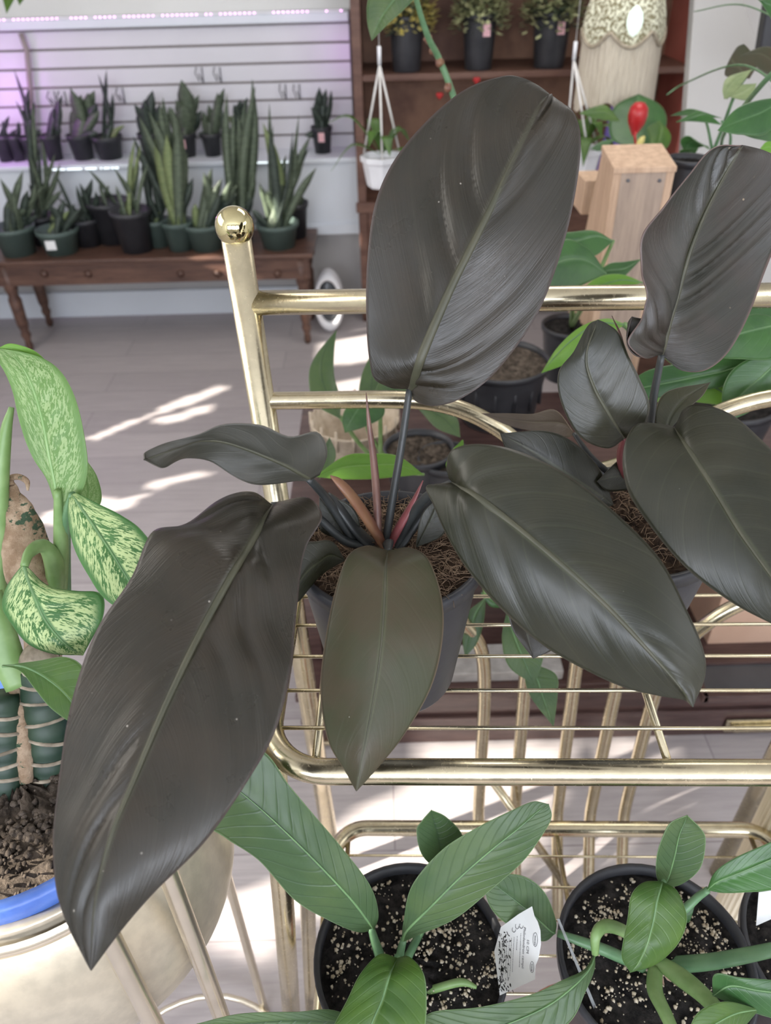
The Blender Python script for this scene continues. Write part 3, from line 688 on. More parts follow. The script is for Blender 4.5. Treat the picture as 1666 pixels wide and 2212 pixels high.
leaf_px(ph2, [(1400,1050),(1370,1030,1340,1060,1400,1000),(1330,1030,1310,1060,1345,990),(1290,1040)], [.79,.77,.76], M['dark_green_leaf'], None, nu=24, nv=12)
stem_px(ph2, [(1390,1060,.79,.007),(1400,960,.77,.0068),(1412,860,.745,.0058),(1430,765,.72,.0048)], PD, flat=.6)
stem_px(ph2, [(1370,1060,.79,.006),(1345,1020,.77,.005),(1340,980,.755,.0045),(1349,945,.74,.0036)], M['sheath_red'], flat=.6)
stem_px(ph2, [(1395,1060,.79,.006),(1420,1000,.75,.006),(1440,950,.71,.005),(1460,928,.70,.004)], PD, flat=.7)
stem_px(ph2, [(1345,1045,.79,.004),(1280,990,.79,.004),(1240,936,.80,.003)], PD, flat=.7)
stem_px(ph2, [(1380,1020,.79,.004),(1360,860,.77,.003),(1345,740,.76,.0022),(1322,682,.755,.0006)], M['sheath_brown'], 'new_leaf_spear', flat=.6)

# ------------------------------------------------------------ lower shelf pots
QS = .965
def lowpot(px, py, seed, label, n=420):
    c = at_h(px, py, .70); d = depth_of(c); r = 205*d/F
    t = thing('potted_philodendron', Vector((c.x, c.y, LH+.006)), label, 'potted plant')
    pot_mb(c, r, r*.74, c.z-(LH+.006), .018).build('pot', M['black_plastic'], t)
    s = c-Vector((0,0,.016)); soil_obj(t, s, r-.004, M['black_soil'], .005); perlite(t, s+Vector((0,0,.001)), r-.008, n, M['perlite'], seed=seed)
    return t, c, d
GL, RG, PG = M['green_leaf'], M['rib_green'], M['petiole_deep']
lp, lc, ld = lowpot(888, 2064, 11, 'green-leaved philodendron with a white care tag, left pot on the lower brass shelf', 900)
leaf_px(lp, [(808,2008),(795,1990,770,2014,818,1975),(760,1945,700,1985,800,1915),(700,1880,635,1945,740,1835),(630,1810,560,1862,680,1765),(560,1745,490,1815,625,1700),(500,1695,440,1770,560,1622),(450,1650)], [.83,.80,.77,.76], GL, RG, .0016, fold=-.12, curl=.05, rip=.0013, nrip=13, nu=80, nv=30, edge=(.006,.006), label='long leaf leaning to the left')
leaf_px(lp, [(868,2036),(880,2010,872,1990,905,2020),(930,1960,890,1915,985,1985),(995,1895,955,1838,1065,1920),(1060,1838,1030,1790,1130,1862),(1120,1790,1105,1752,1175,1800),(1160,1755,1152,1732,1192,1765),(1186,1737)], [.83,.80,.78,.78], GL, RG, .0016, fold=-.1, curl=.05, rip=.0011, nrip=13, nu=80, nv=30, label='long leaf leaning to the right')
leaf_px(lp, [(975,1900),(955,1850,915,1850,1000,1860),(945,1800,900,1795,1000,1805),(935,1765,912,1772,965,1765),(932,1750)], [.84,.83,.82], GL, None, nu=36, nv=18, curl=.05)
leaf_px(lp, [(858,2070),(852,2085,820,2060,885,2066),(840,2110,780,2100,915,2100),(825,2160,750,2160,922,2160),(800,2220,715,2230,915,2235),(780,2300,700,2300,880,2300),(740,2390)], [.80,.765,.74,.73], M['deep_green_leaf'], RG, .0022, fold=.1, curl=-.15, rip=.0012, nrip=10, nu=60, nv=26, label='bright leaf over the front rim')
leaf_px(lp, [(860,2260),(760,2215,700,2290,735,2186),(640,2205,600,2260,640,2186),(520,2212,500,2250,520,2190),(425,2212)], [.80,.78,.77], GL, None, nu=40, nv=16)
stem_px(lp, [(850,2150,.885,.006),(830,2090,.86,.0075),(812,2040,.84,.0068),(800,2000,.83,.0048)], PG, flat=.7)
stem_px(lp, [(860,2150,.885,.006),(862,2095,.86,.0062),(865,2060,.84,.0055),(872,2030,.83,.0042)], PG, flat=.8)
stem_px(lp, [(862,2110,.875,.005),(890,2050,.87,.0045),(930,1975,.86,.004),(975,1905,.84,.003)], PG, flat=.8)
stem_px(lp, [(862,2160,.885,.005),(858,2110,.83,.005),(858,2068,.80,.004)], PG, flat=.8)
stem_px(lp, [(900,2150,.87,.0045),(960,2130,.86,.0042),(1000,2122,.855,.0040),(1030,2133,.85,.0018)], M['petiole_green'], 'new_shoot', label='pale green new shoot')
stem_px(lp, [(880,2160,.885,.005),(930,2180,.88,.006),(960,2230,.86,.005)], PG, flat=.8)
# care tag with its printing
def plane_basis(o, xw, yw):
    a = (xw-o); b = (yw-o); return a, b
QS = 1.0
T0 = Q(1080, 2150, .80); TX = Q(1150, 2122, .775); TY = Q(1068, 1990, .83)         # lower-left, lower-right, upper-left
tax = (TX-T0); tay = (TY-T0); tax_n = tax.normalized(); tn = tax.cross(tay).normalized(); tay_n = tn.cross(tax_n).normalized()
if tn.dot(CAM-T0) < 0: tn = -tn
outl = [(1080,2150,.80),(1155,2116,.776),(1157,2085,.776),(1163,2070,.777),(1168,2040,.779),(1167,2010,.781),(1161,1990,.783),(1154,1978,.785),(1149,1958,.787),(1120,1975,.797),(1082,2003,.812),(1068,2055,.815)]
def fitplane(px, py, lift=0.0):
    r = ray(px, py); k = (T0-CAM).dot(tn)/r.dot(tn); return CAM+r*k+tn*lift
V = [fitplane(p[0], p[1]) for p in outl]
tg = mesh('care_tag', V+[v-tn*.0006 for v in V], [tuple(range(len(V))), tuple(range(2*len(V)-1, len(V)-1, -1))]+[(i, (i+1)%len(V), (i+1)%len(V)+len(V), i+len(V)) for i in range(len(V))], M['paper_white'], lp, False, label='white printed care tag')
def text_on(txt, px, py, size, o_par, px2=None):
    """text running down the tag, like the print in the photograph"""
    cu = bpy.data.curves.new('printing', 'FONT'); cu.body = txt; cu.size = size; cu.resolution_u = 2
    tmp = bpy.data.objects.new('tmp', cu); me = bpy.data.meshes.new_from_object(tmp)
    o = fitplane(px, py, .0004); e = fitplane(px+(px2 if px2 is not None else -2), py+40, .0004)
    ax = (e-o).normalized(); ay = tn.cross(ax).normalized()
    mat = Matrix(((ax.x, ay.x, tn.x, o.x), (ax.y, ay.y, tn.y, o.y), (ax.z, ay.z, tn.z, o.z), (0,0,0,1)))
    me.transform(mat); me.materials.append(M['ink']); ob = bpy.data.objects.new('printing', me); link(ob, o_par)
    bpy.data.objects.remove(tmp); return ob
text_on('10 CM', 1139, 2028, .0048, tg)
text_on('Philodendron campii', 1132, 2002, .0046, tg)
def faint_line(px, py0, py1, seed, r=.00016):
    # print too small to read in the photograph: a broken row of tiny strokes
    rd_ = random.Random(seed); mb = MB(); y_ = py0
    while y_ < py1:
        l = rd_.uniform(1.2, 4.0); mb.tube([fitplane(px-(y_-py0)*.05, y_, .0003), fitplane(px-(y_-py0)*.05, y_+l, .0003)], r, 4); y_ += l+rd_.uniform(.7, 1.4)
    mb.build('faint_print', M['ink'], tg)
faint_line(1126, 2016, 2088, 1, .00022); faint_line(1118, 2022, 2050, 2, .0002)
for i in range(6): faint_line(1111-5*i, 2024+2*i, 2100+(i % 3)*6, 10+i)
def oval(px, py, rx, ry):
    mb = MB(); P = [fitplane(px+rx*math.cos(t*.3927), py+ry*math.sin(t*.3927), .0004) for t in range(17)]
    mb.tube(P, .00022, 4, False); return mb.build('printed_oval', M['ink'], tg)
oval(1157, 2030, 5, 15); oval(1150, 2089, 4, 12); faint_line(1157, 2021, 2039, 31, .0005); faint_line(1150, 2082, 2096, 32, .0004)
mb = MB(); rnd = random.Random(4)
for _ in range(110):
    x_ = 1078+abs(rnd.gauss(0, 12)); y_ = rnd.uniform(2010, 2140); 
    if x_ > 1112: continue
    p = fitplane(x_, y_, .0003); q = fitplane(x_+rnd.uniform(-2, 3), y_+rnd.uniform(1, 8), .0003)
    mb.tube([p, q], rnd.uniform(.0002, .0006), 4)
mb.build('soil_smear', M['black_soil'], tg, kind='stuff')
for (x_, y_) in ((1127, 2000), (1118, 2001), (1111, 2008)):
    P = [fitplane(x_+4*math.cos(t*.785), y_+6*math.sin(t*.785), .0004) for t in range(6)]
    MB().tube(P, .0003, 4).build('printed_symbol', M['ink'], tg)

QS = .965
rp, rc, rd = lowpot(1418, 2066, 12, 'green philodendron with splayed stems and a dry leaf, middle pot on the lower brass shelf', 1000)
leaf_px(rp, [(1432,1920),(1445,1895,1418,1890,1475,1905),(1458,1850,1418,1845,1512,1870),(1468,1805,1430,1805,1523,1815),(1480,1775,1448,1775,1515,1790),(1485,1761)], [.83,.80,.79], GL, RG, .001, nu=50, nv=22, fold=.05, curl=.05, rip=.0006, label='upright paddle leaf')
leaf_px(rp, [(1432,1905),(1428,1915,1395,1900,1465,1918),(1420,1945,1370,1930,1485,1960),(1412,1990,1360,1990,1488,2000),(1398,2040,1350,2040,1465,2050),(1380,2080,1346,2075,1420,2088),(1362,2100)], [.80,.775,.765,.77], M['deep_green_leaf'], RG, .0016, nu=56, nv=26, fold=.04, curl=-.25, rip=.0008, nrip=9, label='heart-shaped drooping leaf')
leaf_px(rp, [(1528,1922),(1550,1905,1545,1885,1560,1930),(1600,1885,1590,1855,1610,1930),(1670,1855,1660,1825,1680,1922),(1750,1820,1740,1790,1760,1880),(1810,1800)], [.84,.82,.80], M['glossy_green_leaf'], RG, .0014, nu=50, nv=22, fold=-.12, rip=.001, nrip=12)
leaf_px(rp, [(1285,2060),(1275,2090,1262,2095,1284,2095),(1240,2130,1215,2118,1265,2145),(1180,2175,1150,2150,1230,2212),(1090,2215,1040,2178,1140,2260),(1000,2245,940,2188,1030,2290),(905,2208)], [.80,.775,.76,.75], GL, RG, .0014, nu=70, nv=26, fold=-.08, rip=.0012, nrip=12, label='long leaf bending to the lower left')
leaf_px(rp, [(1200,2016),(1188,2010,1170,2032,1200,1985),(1150,1975,1110,2005,1175,1925),(1100,1935,1060,1960,1125,1890),(1040,1890)], [.86,.85,.845], GL, RG, .0012, nu=44, nv=20, curl=.05)
leaf_px(rp, [(1540,2150),(1580,2130,1545,2108,1600,2180),(1640,2140,1600,2115,1660,2200),(1720,2150,1700,2125,1730,2210),(1780,2160)], [.79,.775,.77], M['glossy_green_leaf'], RG, .0014, nu=40, nv=20, curl=-.1)
leaf_px(rp, [(1640,2180),(1590,2190,1570,2165,1600,2230),(1540,2215,1510,2190,1560,2260),(1480,2250)], [.78,.765,.76], M['deep_green_leaf'], RG, .0012, nu=40, nv=18, curl=-.1)
leaf_px(rp, [(1474,1955),(1486,1970,1480,1985,1490,1950),(1500,1955,1490,1990,1502,1945),(1504,1945)], [.86,.86], M['glossy_green_leaf'], None, nu=16, nv=8)
BC = (1420, 2095)
stem_px(rp, [(1415,2105,.89,.006),(1440,2010,.86,.0055),(1500,1945,.85,.0048),(1530,1922,.84,.0038)], PG, flat=.8)
stem_px(rp, [(1420,2100,.885,.007),(1370,2080,.87,.0068),(1300,2050,.86,.0065),(1205,2016,.86,.004)], PG, flat=.8)
stem_px(rp, [(1410,2060,.84,.006),(1355,2015,.82,.0065),(1310,2000,.81,.0065),(1288,2020,.80,.0055),(1286,2062,.80,.0035)], M['petiole_green'], flat=.8)
stem_px(rp, [(1440,2085,.885,.009),(1530,2078,.86,.0088),(1620,2062,.845,.008),(1720,2040,.84,.007)], PG, flat=.7)
stem_px(rp, [(1420,2075,.88,.008),(1470,2110,.85,.0105),(1530,2160,.81,.0085),(1600,2240,.77,.006)], M['petiole_green'], flat=.6)
stem_px(rp, [(1416,2095,.87,.008),(1415,2140,.84,.0085),(1438,2190,.81,.0075),(1470,2260,.78,.006)], M['petiole_green'], flat=.6)
stem_px(rp, [(1425,2080,.885,.006),(1440,1990,.86,.005),(1438,1940,.84,.0035),(1434,1905,.80,.003)], PG, flat=.8)
leaf_px(rp, [(1425,2090),(1435,2115,1420,2120,1450,2110),(1445,2150,1435,2150,1465,2145),(1455,2175,1440,2185,1470,2180),(1466,2195)], [.87,.86,.85], M['dry_leaf'], None, nu=24, nv=8, name='dry_leaf', curl=.5, label='brown shrivelled leaf')
mb = MB(); P = [Q(1203,1985,.84), Q(1209,1985,.84), Q(1290,2178,.845), Q(1284,2182,.845)]; nn = (P[1]-P[0]).cross(P[3]-P[0]).normalized()*.0007
mb.add(P+[p+nn for p in P], [(0,1,2,3),(7,6,5,4),(0,4,5,1),(1,5,6,2),(2,6,7,3),(3,7,4,0)]); mb.build('plant_label', M['clear_plastic'], rp, smooth=False, label='thin clear plastic label stick')

ep, ec, ed = lowpot(1826, 2050, 13, 'philodendron in a black pot cut by the right edge of the photo, lower brass shelf', 260)
leaf_px(ep, [(1820,2080),(1790,2020,1760,2040,1800,1990),(1760,1960,1720,1980,1780,1930),(1730,1900)], [.84,.82,.8], M['glossy_green_leaf'], None, nu=30, nv=14)
stem_px(ep, [(1830,2110,.88,.006),(1825,2090,.86,.005),(1820,2078,.84,.004)], PG)
P = [Q(1640,1928,.84), Q(1690,1920,.84), Q(1690,1975,.85), Q(1634,2000,.855)]; nn = (P[1]-P[0]).cross(P[3]-P[0]).normalized()*.0007
mb = MB(); mb.add(P+[p+nn for p in P], [(0,1,2,3),(7,6,5,4),(0,4,5,1),(1,5,6,2),(2,6,7,3),(3,7,4,0)]); mb.build('care_tag', M['paper_white'], ep, smooth=False, label='white care tag')
tp = at_h(1262, 2290, .40)
tt = thing('terracotta_planter', Vector((tp.x, tp.y, 0)), 'salmon-pink planter seen below the middle pot of the lower shelf', 'planter')
MB().lathe([(0, 0), (.075, 0), (.092, .38), (.096, .40), (.090, .40), (.082, .39), (0, .39)], (tp.x, tp.y, 0), 40).build('planter_body', M['terracotta_pink'], tt)

QS = 1.0
# ------------------------------------------------------------ gold bowl planter with blue pot and dieffenbachia
bc = Q(132, 1850, .80); BR = .176
bowl = thing('bowl_planter', Vector((bc.x, bc.y, 0)), 'champagne-metal bowl planter on tubular legs at the lower left', 'planter')
prof = [(BR*math.sin(a), -BR*math.cos(a)) for a in [R_(x) for x in range(0, 134, 5)]]
zr = prof[-1][1]; rr_ = prof[-1][0]
prof += [(rr_+.004, zr+.006), (rr_+.002, zr+.012), (rr_-.006, zr+.010), (rr_-.008, zr)]
prof += [((BR-.006)*math.sin(a), -(BR-.006)*math.cos(a)) for a in [R_(x) for x in range(120, -1, -8)]]
MB().lathe(prof, bc, 72).build('bowl', M['white_metal'], bowl)
MB().lathe([(rr_+.006, zr-.020), (rr_+.010, zr-.017), (rr_+.011, zr-.006), (rr_+.006, zr-.002)], bc, 72).build('rim_band', M['champagne_metal'], bowl)
def leg(p0, p1, r, name='leg'):
    P = cr([p0, p0.lerp(p1, .5), p1], 14); MB().tube(P, r, 16).build(name, M['champagne_metal'], bowl)
def floor_leg(pxa, pya, da, pxb, pyb, r):
    a = Q(pxa, pya, da); b = at_h(pxb, pyb, .0); return a, b
def leg_az(target, ylev, lo, hi):
    best = (1e9, 0)
    for q in range(lo, hi):
        a = R_(q); x_ = bc.x+(BR+.012)*math.cos(a); y_ = bc.y+(BR+.012)*math.sin(a)
        for zz in range(0, 90):
            p = proj(Vector((x_, y_, zz*.01)))
            if abs(p[1]-ylev) < 9 and abs(p[0]-target) < best[0]: best = (abs(p[0]-target), q)
    return R_(best[1])
for tgt, lv, lo_, hi_, rr9 in ((280, 2120, -95, -30, .0085), (425, 2050, -45, 15, .0085), (508, 2050, 0, 60, .0072), (-40, 2100, -150, -90, .0085)):
    a = leg_az(tgt, lv, lo_, hi_); ux, uy = math.cos(a), math.sin(a); q0 = BR+.012
    P = [Vector((bc.x+ux*(rr_+.006), bc.y+uy*(rr_+.006), bc.z+zr-.01)), Vector((bc.x+ux*(q0-.004), bc.y+uy*(q0-.004), bc.z+.165)), Vector((bc.x+ux*q0, bc.y+uy*q0, bc.z+.13)), Vector((bc.x+ux*q0, bc.y+uy*q0, bc.z-.4)), Vector((bc.x+ux*q0, bc.y+uy*q0, .0))]
    MB().tube(cr(P, 30), rr9, 16).build('leg', M['champagne_metal'], bowl)
fr = Vector((bc.x, bc.y, .03)); P = [fr+Vector((.18*math.cos(t*.15708), .18*math.sin(t*.15708), 0)) for t in range(41)]
closed_tube_obj = closed_tube(P, .0055, 10).build('foot_ring', M['champagne_metal'], bowl)

bpc = bc+Vector((-.004, .0, .115+.030))
df = thing('potted_dieffenbachia', Vector((bpc.x, bpc.y, bpc.z-.17)), 'cream-flecked green dieffenbachia in a blue pot set inside the metal bowl', 'potted plant')
pr = 0.126
MB().lathe([(0, -.15), (pr*.72, -.15), (pr*.93, -.045), (pr*.94, -.04), (pr+.004, -.038), (pr+.006, -.004), (pr+.003, 0), (pr-.004, 0), (pr-.010, -.03), (0, -.06)], bpc, 64).build('pot', M['blue_plastic'], df, label='blue plastic pot')
ds_ = bpc-Vector((0,0,.024)); soil_obj(df, ds_, pr-.007, M['brown_soil'], .008)
_ps = None
perlite(df, ds_, pr-.01, 1500, M['brown_soil'], .0012, .0042, .008, 21, 'soil_crumbs')
QS = .90
PV, VV = M['pale_variegated_leaf'], M['variegated_leaf']
leaf_px(df, [(128,1118,122,1100,136,1118),(118,1050,100,1040,165,1085),(105,985,70,985,188,1020),(92,915,42,905,185,945),(76,855,25,850,165,865),(55,805,10,805,128,800),(30,772,-2,780,80,768),(-5,752)], [.80,.78,.77,.78], PV, M['rib_pale'], .002, fold=-.12, curl=.1, rip=.0014, nrip=12, wav=.003, nu=60, nv=26, label='pale sunlit leaf')
leaf_px(df, [(-5,752),(20,752,10,770,25,742),(60,765,50,775,75,758),(110,790)], [.78,.785,.79], M['lime_leaf'], None, nu=20, nv=10, label='folded leaf tip')
leaf_px(df, [(180,1120),(190,1070,165,1080,218,1085),(185,1020,165,1020,210,1030),(180,985)], [.83,.84,.85], PV, None, nu=30, nv=14)
leaf_px(df, [(155,1068,150,1070,165,1065),(170,1090,148,1115,205,1085),(205,1140,160,1180,265,1115),(245,1200,190,1240,310,1150),(285,1265,235,1300,350,1220),(330,1350)], [.78,.76,.74,.73], VV, M['rib_green'], .002, fold=.12, curl=-.1, rip=.001, nrip=12, nu=60, nv=26)
leaf_px(df, [(52,1222,46,1222,60,1225),(60,1250,10,1265,100,1262),(75,1290,-4,1310,160,1275),(95,1335,15,1350,212,1285),(125,1375,55,1395,215,1340),(155,1402,110,1415,195,1385),(180,1415)], [.76,.745,.74,.745], VV, M['rib_green'], .002, fold=-.06, curl=-.15, rip=.001, nrip=12, nu=60, nv=28)
leaf_px(df, [(5,1438),(50,1440,45,1450,80,1428),(100,1465,80,1490,150,1420),(150,1510,120,1535,190,1460),(200,1590)], [.72,.71,.70], M['deep_green_leaf'], M['rib_green'], .0015, fold=.1, rip=.001, nrip=7, nu=40, nv=20)
PP = M['petiole_green']
stem_px(df, [(128,1290,.86,.0095),(132,1200,.83,.0090),(130,1130,.81,.0075),(124,1060,.785,.004)], PP, flat=.8)
stem_px(df, [(143,1290,.865,.006),(142,1190,.84,.0058),(145,1110,.80,.005),(157,1068,.78,.004)], M['petiole_deep'], flat=.8)
stem_px(df, [(120,1290,.85,.010),(118,1220,.82,.011),(95,1180,.80,.007),(65,1192,.775,.0055),(52,1224,.76,.004)], PP, flat=.8)
stem_px(df, [(0,1420,.88,.010),(5,1250,.84,.009),(2,1080,.81,.0085),(12,940,.79,.0065),(25,880,.785,.003)], PP, flat=.8)
stem_px(df, [(45,1480,.79,.014),(18,1420,.785,.014),(0,1350,.78,.012),(-20,1280,.78,.010)], PP, 'sheath', flat=.7)
def cane(base_px, top_px, rad, rings):
    b_ = at_h(base_px[0], base_px[1], ds_.z-.01); t_ = at_y(top_px[0], top_px[1], b_.y+.05)
    P = cr([b_, b_.lerp(t_, .5)+Vector((.002, 0, 0)), t_], 26); o = MB().tube(P, [rad*(1+.04*math.sin(i*1.7)) for i in range(26)], 18).build('cane', M['cane_green'], df, label='green cane with papery rings')
    for k in rings:
        i = int(k*25); p = P[i]; t = (P[min(i+1, 25)]-P[max(i-1, 0)]).normalized()
        q = (t+Vector((random.uniform(-.35,.35), random.uniform(-.1,.35), 0))).normalized()
        mbr = MB().lathe([(rad*1.0, -.0020), (rad*1.10, -.0008), (rad*1.11, .0008), (rad*1.0, .0018)], p, 24, q); mbr.build('leaf_scar', M['cane_ring'], o)
    return P
cane((112, 1690), (86, 1440), .0200, (.1, .25, .40, .56, .72, .88))
cane((15, 1730), (2, 1500), .0170, (.1, .25, .36, .5, .68, .85))
stem_px(df, [(100,1440,.85,.016),(90,1330,.85,.020),(68,1230,.84,.0245),(48,1150,.835,.0185),(32,1090,.825,.0125),(28,1062,.82,.006),(25,1046,.815,.003)], M['papery'], 'papery_stem', n=90, seg=36, label='brown papery stem')
ps_ = [o for o in df.children if o.name.startswith('papery_stem')][0]
from mathutils import noise as mnoise
for v in ps_.data.vertices:
    q = v.co*38; d_ = mnoise.noise_vector(q)*.0042+mnoise.noise_vector(q*3)*.0016; v.co += d_
tx_ = ps_.modifiers.new('sub', 'SUBSURF'); tx_.levels = 1; tx_.render_levels = 1
stem_px(df, [(25,1048,.815,.0035),(22,1034,.815,.003),(40,1030,.812,.003),(58,1040,.81,.0026),(60,1060,.81,.001)], M['papery'], 'dry_tendril')
stem_px(df, [(105,1450,.80,.012),(80,1425,.79,.019),(55,1412,.79,.010)], M['cane_ring'], 'papery_husk')
stem_px(df, [(58,1690,.80,.006),(50,1600,.80,.010),(42,1520,.80,.009),(30,1470,.80,.005)], M['papery'], 'papery_husk')

QS = 1.0
# ------------------------------------------------------------ dark console behind the rack
c0 = at_h(655, 1597, 0); c1 = at_h(1660, 1600, 0)
cy_ = (c0.y+c1.y)/2; CXL = c0.x+.01; CXR = 1.25
con = thing('console_table', Vector(((CXL+CXR)/2, cy_+.3, 0)), 'dark lacquered wooden console with brass drawer pull, behind the brass rack', 'table')
CD = .62
base = MB().box(((CXL+CXR)/2, cy_+CD/2, .10), (CXR-CXL, CD, .20)).build('base_drawer_unit', M['dark_lacquer'], con, smooth=False, bevel=.004)
MB().box(((CXL+CXR)/2, cy_-.004, .19), (CXR-CXL+.02, .02, .018)).build('moulding', M['dark_lacquer'], base, smooth=False, bevel=.004)
MB().box(((CXL+CXR)/2, cy_-.004, .10), (CXR-CXL+.01, .012, .012)).build('moulding', M['dark_lacquer'], base, smooth=False, bevel=.003)
MB().box((CXL+.10, cy_-.005, .02), (.2, .012, .014)).build('brass_strip', M['brass'], base, smooth=False, bevel=.003)
hp = at_y(1640, 1570, cy_-.012)
mb = MB().box((hp.x+.02, cy_-.006, hp.z), (.20, .006, .045)); mb.box((hp.x+.02, cy_-.016, hp.z), (.17, .014, .014)); mb.build('drawer_pull', M['brass'], base, smooth=False, bevel=.004)
TOPZ = .58
for xx in (CXL+.03, CXR-.03, (CXL+CXR)/2+.1):
    for yy in (cy_+.12, cy_+CD-.03):
        MB().box((xx, yy, (.2+TOPZ)/2), (.04, .04, TOPZ-.2)).build('leg', M['dark_lacquer'], con, smooth=False, bevel=.003)
MB().box(((CXL+CXR)/2, cy_+.12+(CD-.1)/2, TOPZ+.012), (CXR-CXL, CD-.06, .024)).build('table_top', M['dark_lacquer'], con, smooth=False, bevel=.004)
TT = TOPZ+.024
# slab and box on the base
s_ = at_h(1075, 1452, .215)
sl_ = MB().box((s_.x-.02, s_.y+.03, .2155), (.34, .09, .03)).build('stone_slab', M['slab_grey'], None, smooth=False, bevel=.003)
tag(sl_, 'pale grey stone slab lying on the dark console base behind the spindles', 'slab')
b0 = at_h(1525, 1405, .2); bx = MB().box((b0.x+.16, b0.y+.10, .2+.10), (.30, .16, .20)).build('cardboard_box', M['cardboard'], None, smooth=False, bevel=.002)
tag(bx, 'plain brown cardboard box on the dark console base at right', 'box')
# dark framed glass pane on the console base
f0 = at_h(1580, 1480, .205)
gf = thing('picture_frame', Vector((f0.x, f0.y, .2)), 'dark framed glass lying on the console base in front of the cardboard box', 'frame')
MB().box((f0.x+.1, f0.y+.01, .209), (.34, .085, .012)).build('glass_pane', M['dark_glass'], gf, smooth=False)
mb = MB(); mb.box((f0.x+.1, f0.y-.038, .211), (.36, .014, .02)); mb.box((f0.x+.1, f0.y+.058, .211), (.36, .014, .02)); mb.box((f0.x-.075, f0.y+.01, .211), (.014, .11, .02)); mb.box((f0.x+.275, f0.y+.01, .211), (.014, .11, .02))
mb.build('frame_border', M['dark_lacquer'], gf, smooth=False, bevel=.002)

# ------------------------------------------------------------ plants on the console
def simple_pot(px, py, zrim, rpx, hh, label, mat=None, soilm=None, name='potted_plant', sd=None):
    c = at_h(px, py, zrim); d = depth_of(c); r = rpx*d/F
    t = thing(name, Vector((c.x, c.y, zrim-hh)), label, 'potted plant')
    pot_mb(c, r, r*.78, hh, .014).build('pot', mat or M['black_plastic'], t)
    soil_obj(t, c-Vector((0,0,.015)), r-.004, soilm or M['brown_soil'], .005)
    return t, c, d
def pix_leaf(t, pts, d0, d1, mat, wd=None, rib=None):
    return leaf_px(t, pts, [d0, (d0+d1)/2, d1], mat, rib, .0018, nu=36, nv=16, rip=.0008, nrip=8, curl=-.08)
HH = TT
k1, c_, d_ = simple_pot(1082, 775, TT+.16, 104, .16, 'big black nursery pot of bare brown soil behind the tallest dark leaf', name='nursery_pot')
for i in range(14):
    a = i*.449; p = c_+Vector((math.cos(a), math.sin(a), 0))*(104*d_/F*.90); 
    MB().tube([p-Vector((0,0,.10)), p-Vector((0,0,.025))], .004, 6).build('rib', M['black_plastic'], k1)
k2, c_, d2 = simple_pot(905, 965, TT+.13, 75, .13, 'peace lily with upright pale green leaves in a black pot behind the petiole', name='potted_peace_lily')
LG = M['green_leaf']
for st, da, db, mt in (
    ([(735,905),(712,860,680,870,735,860),(695,810,667,815,722,810),(700,760,680,770,722,755),(728,712)], 1.35, 1.45, LG),
    ([(790,905),(800,860,775,870,840,870),(805,810,780,815,850,820),(815,765,800,770,840,775),(835,735)], 1.35, 1.45, LG),
    ([(822,885),(835,850,810,850,870,860),(850,810,830,810,890,820),(870,780)], 1.35, 1.4, LG),
    ([(745,935),(760,905,740,900,790,920),(785,870,760,870,830,895),(825,850)], 1.3, 1.35, M['glossy_green_leaf']),
    ([(680,1030),(740,1010,735,1035,745,985),(800,1005,800,1035,800,980),(860,1005,860,1030,860,985),(915,1025)], 1.05, 1.05, M['lime_leaf']),
    ([(690,1035),(700,1000,690,1010,720,1000),(705,970,695,975,725,975),(712,945)], 1.15, 1.2, LG),
    ([(1002,985),(985,965,985,985,1000,950),(970,990,965,1000,985,985),(965,1010)], 1.1, 1.1, M['lime_leaf']),
    ([(995,945),(960,905,945,925,985,900),(925,885,915,895,940,875),(895,872)], 1.3, 1.35, LG)):
    pix_leaf(k2, st, da, db, mt)
for pts in ([(800,985,1.45,.004),(770,950,1.42,.004),(735,900,1.36,.0035)], [(830,985,1.45,.004),(800,940,1.4,.004),(790,905,1.36,.0035)], [(822,1000,1.45,.004),(822,940,1.4,.004),(822,885,1.36,.0035)], [(850,1000,1.42,.004),(860,1020,1.2,.003),(915,1025,1.05,.002)]):
    stem_px(k2, pts, M['petiole_green'])
k3, c_, d3 = simple_pot(965, 985, TT+.12, 62, .12, 'small black nursery pot beside the peace lily, behind the wire rack', name='nursery_pot')
wk = at_h(770, 985, TT)
bk = thing('wicker_basket', Vector((wk.x, wk.y, TT)), 'low beige wicker basket on the console left of the black nursery pots', 'basket')
MB().lathe([(0, 0), (.075, 0), (.088, .05), (.10, .10), (.104, .104), (.098, .104), (.083, .05), (.07, .006), (0, .006)], (wk.x, wk.y, TT), 32).build('basket_body', M['wicker'], bk)
for i in range(16):
    a = i*.3927; p = Vector((wk.x+.10*math.cos(a), wk.y+.10*math.sin(a), TT+.1)); MB().tube([p-Vector((0,0,.03)), p+Vector((0,0,.022))], .0035, 6).build('stake', M['wicker'], bk)

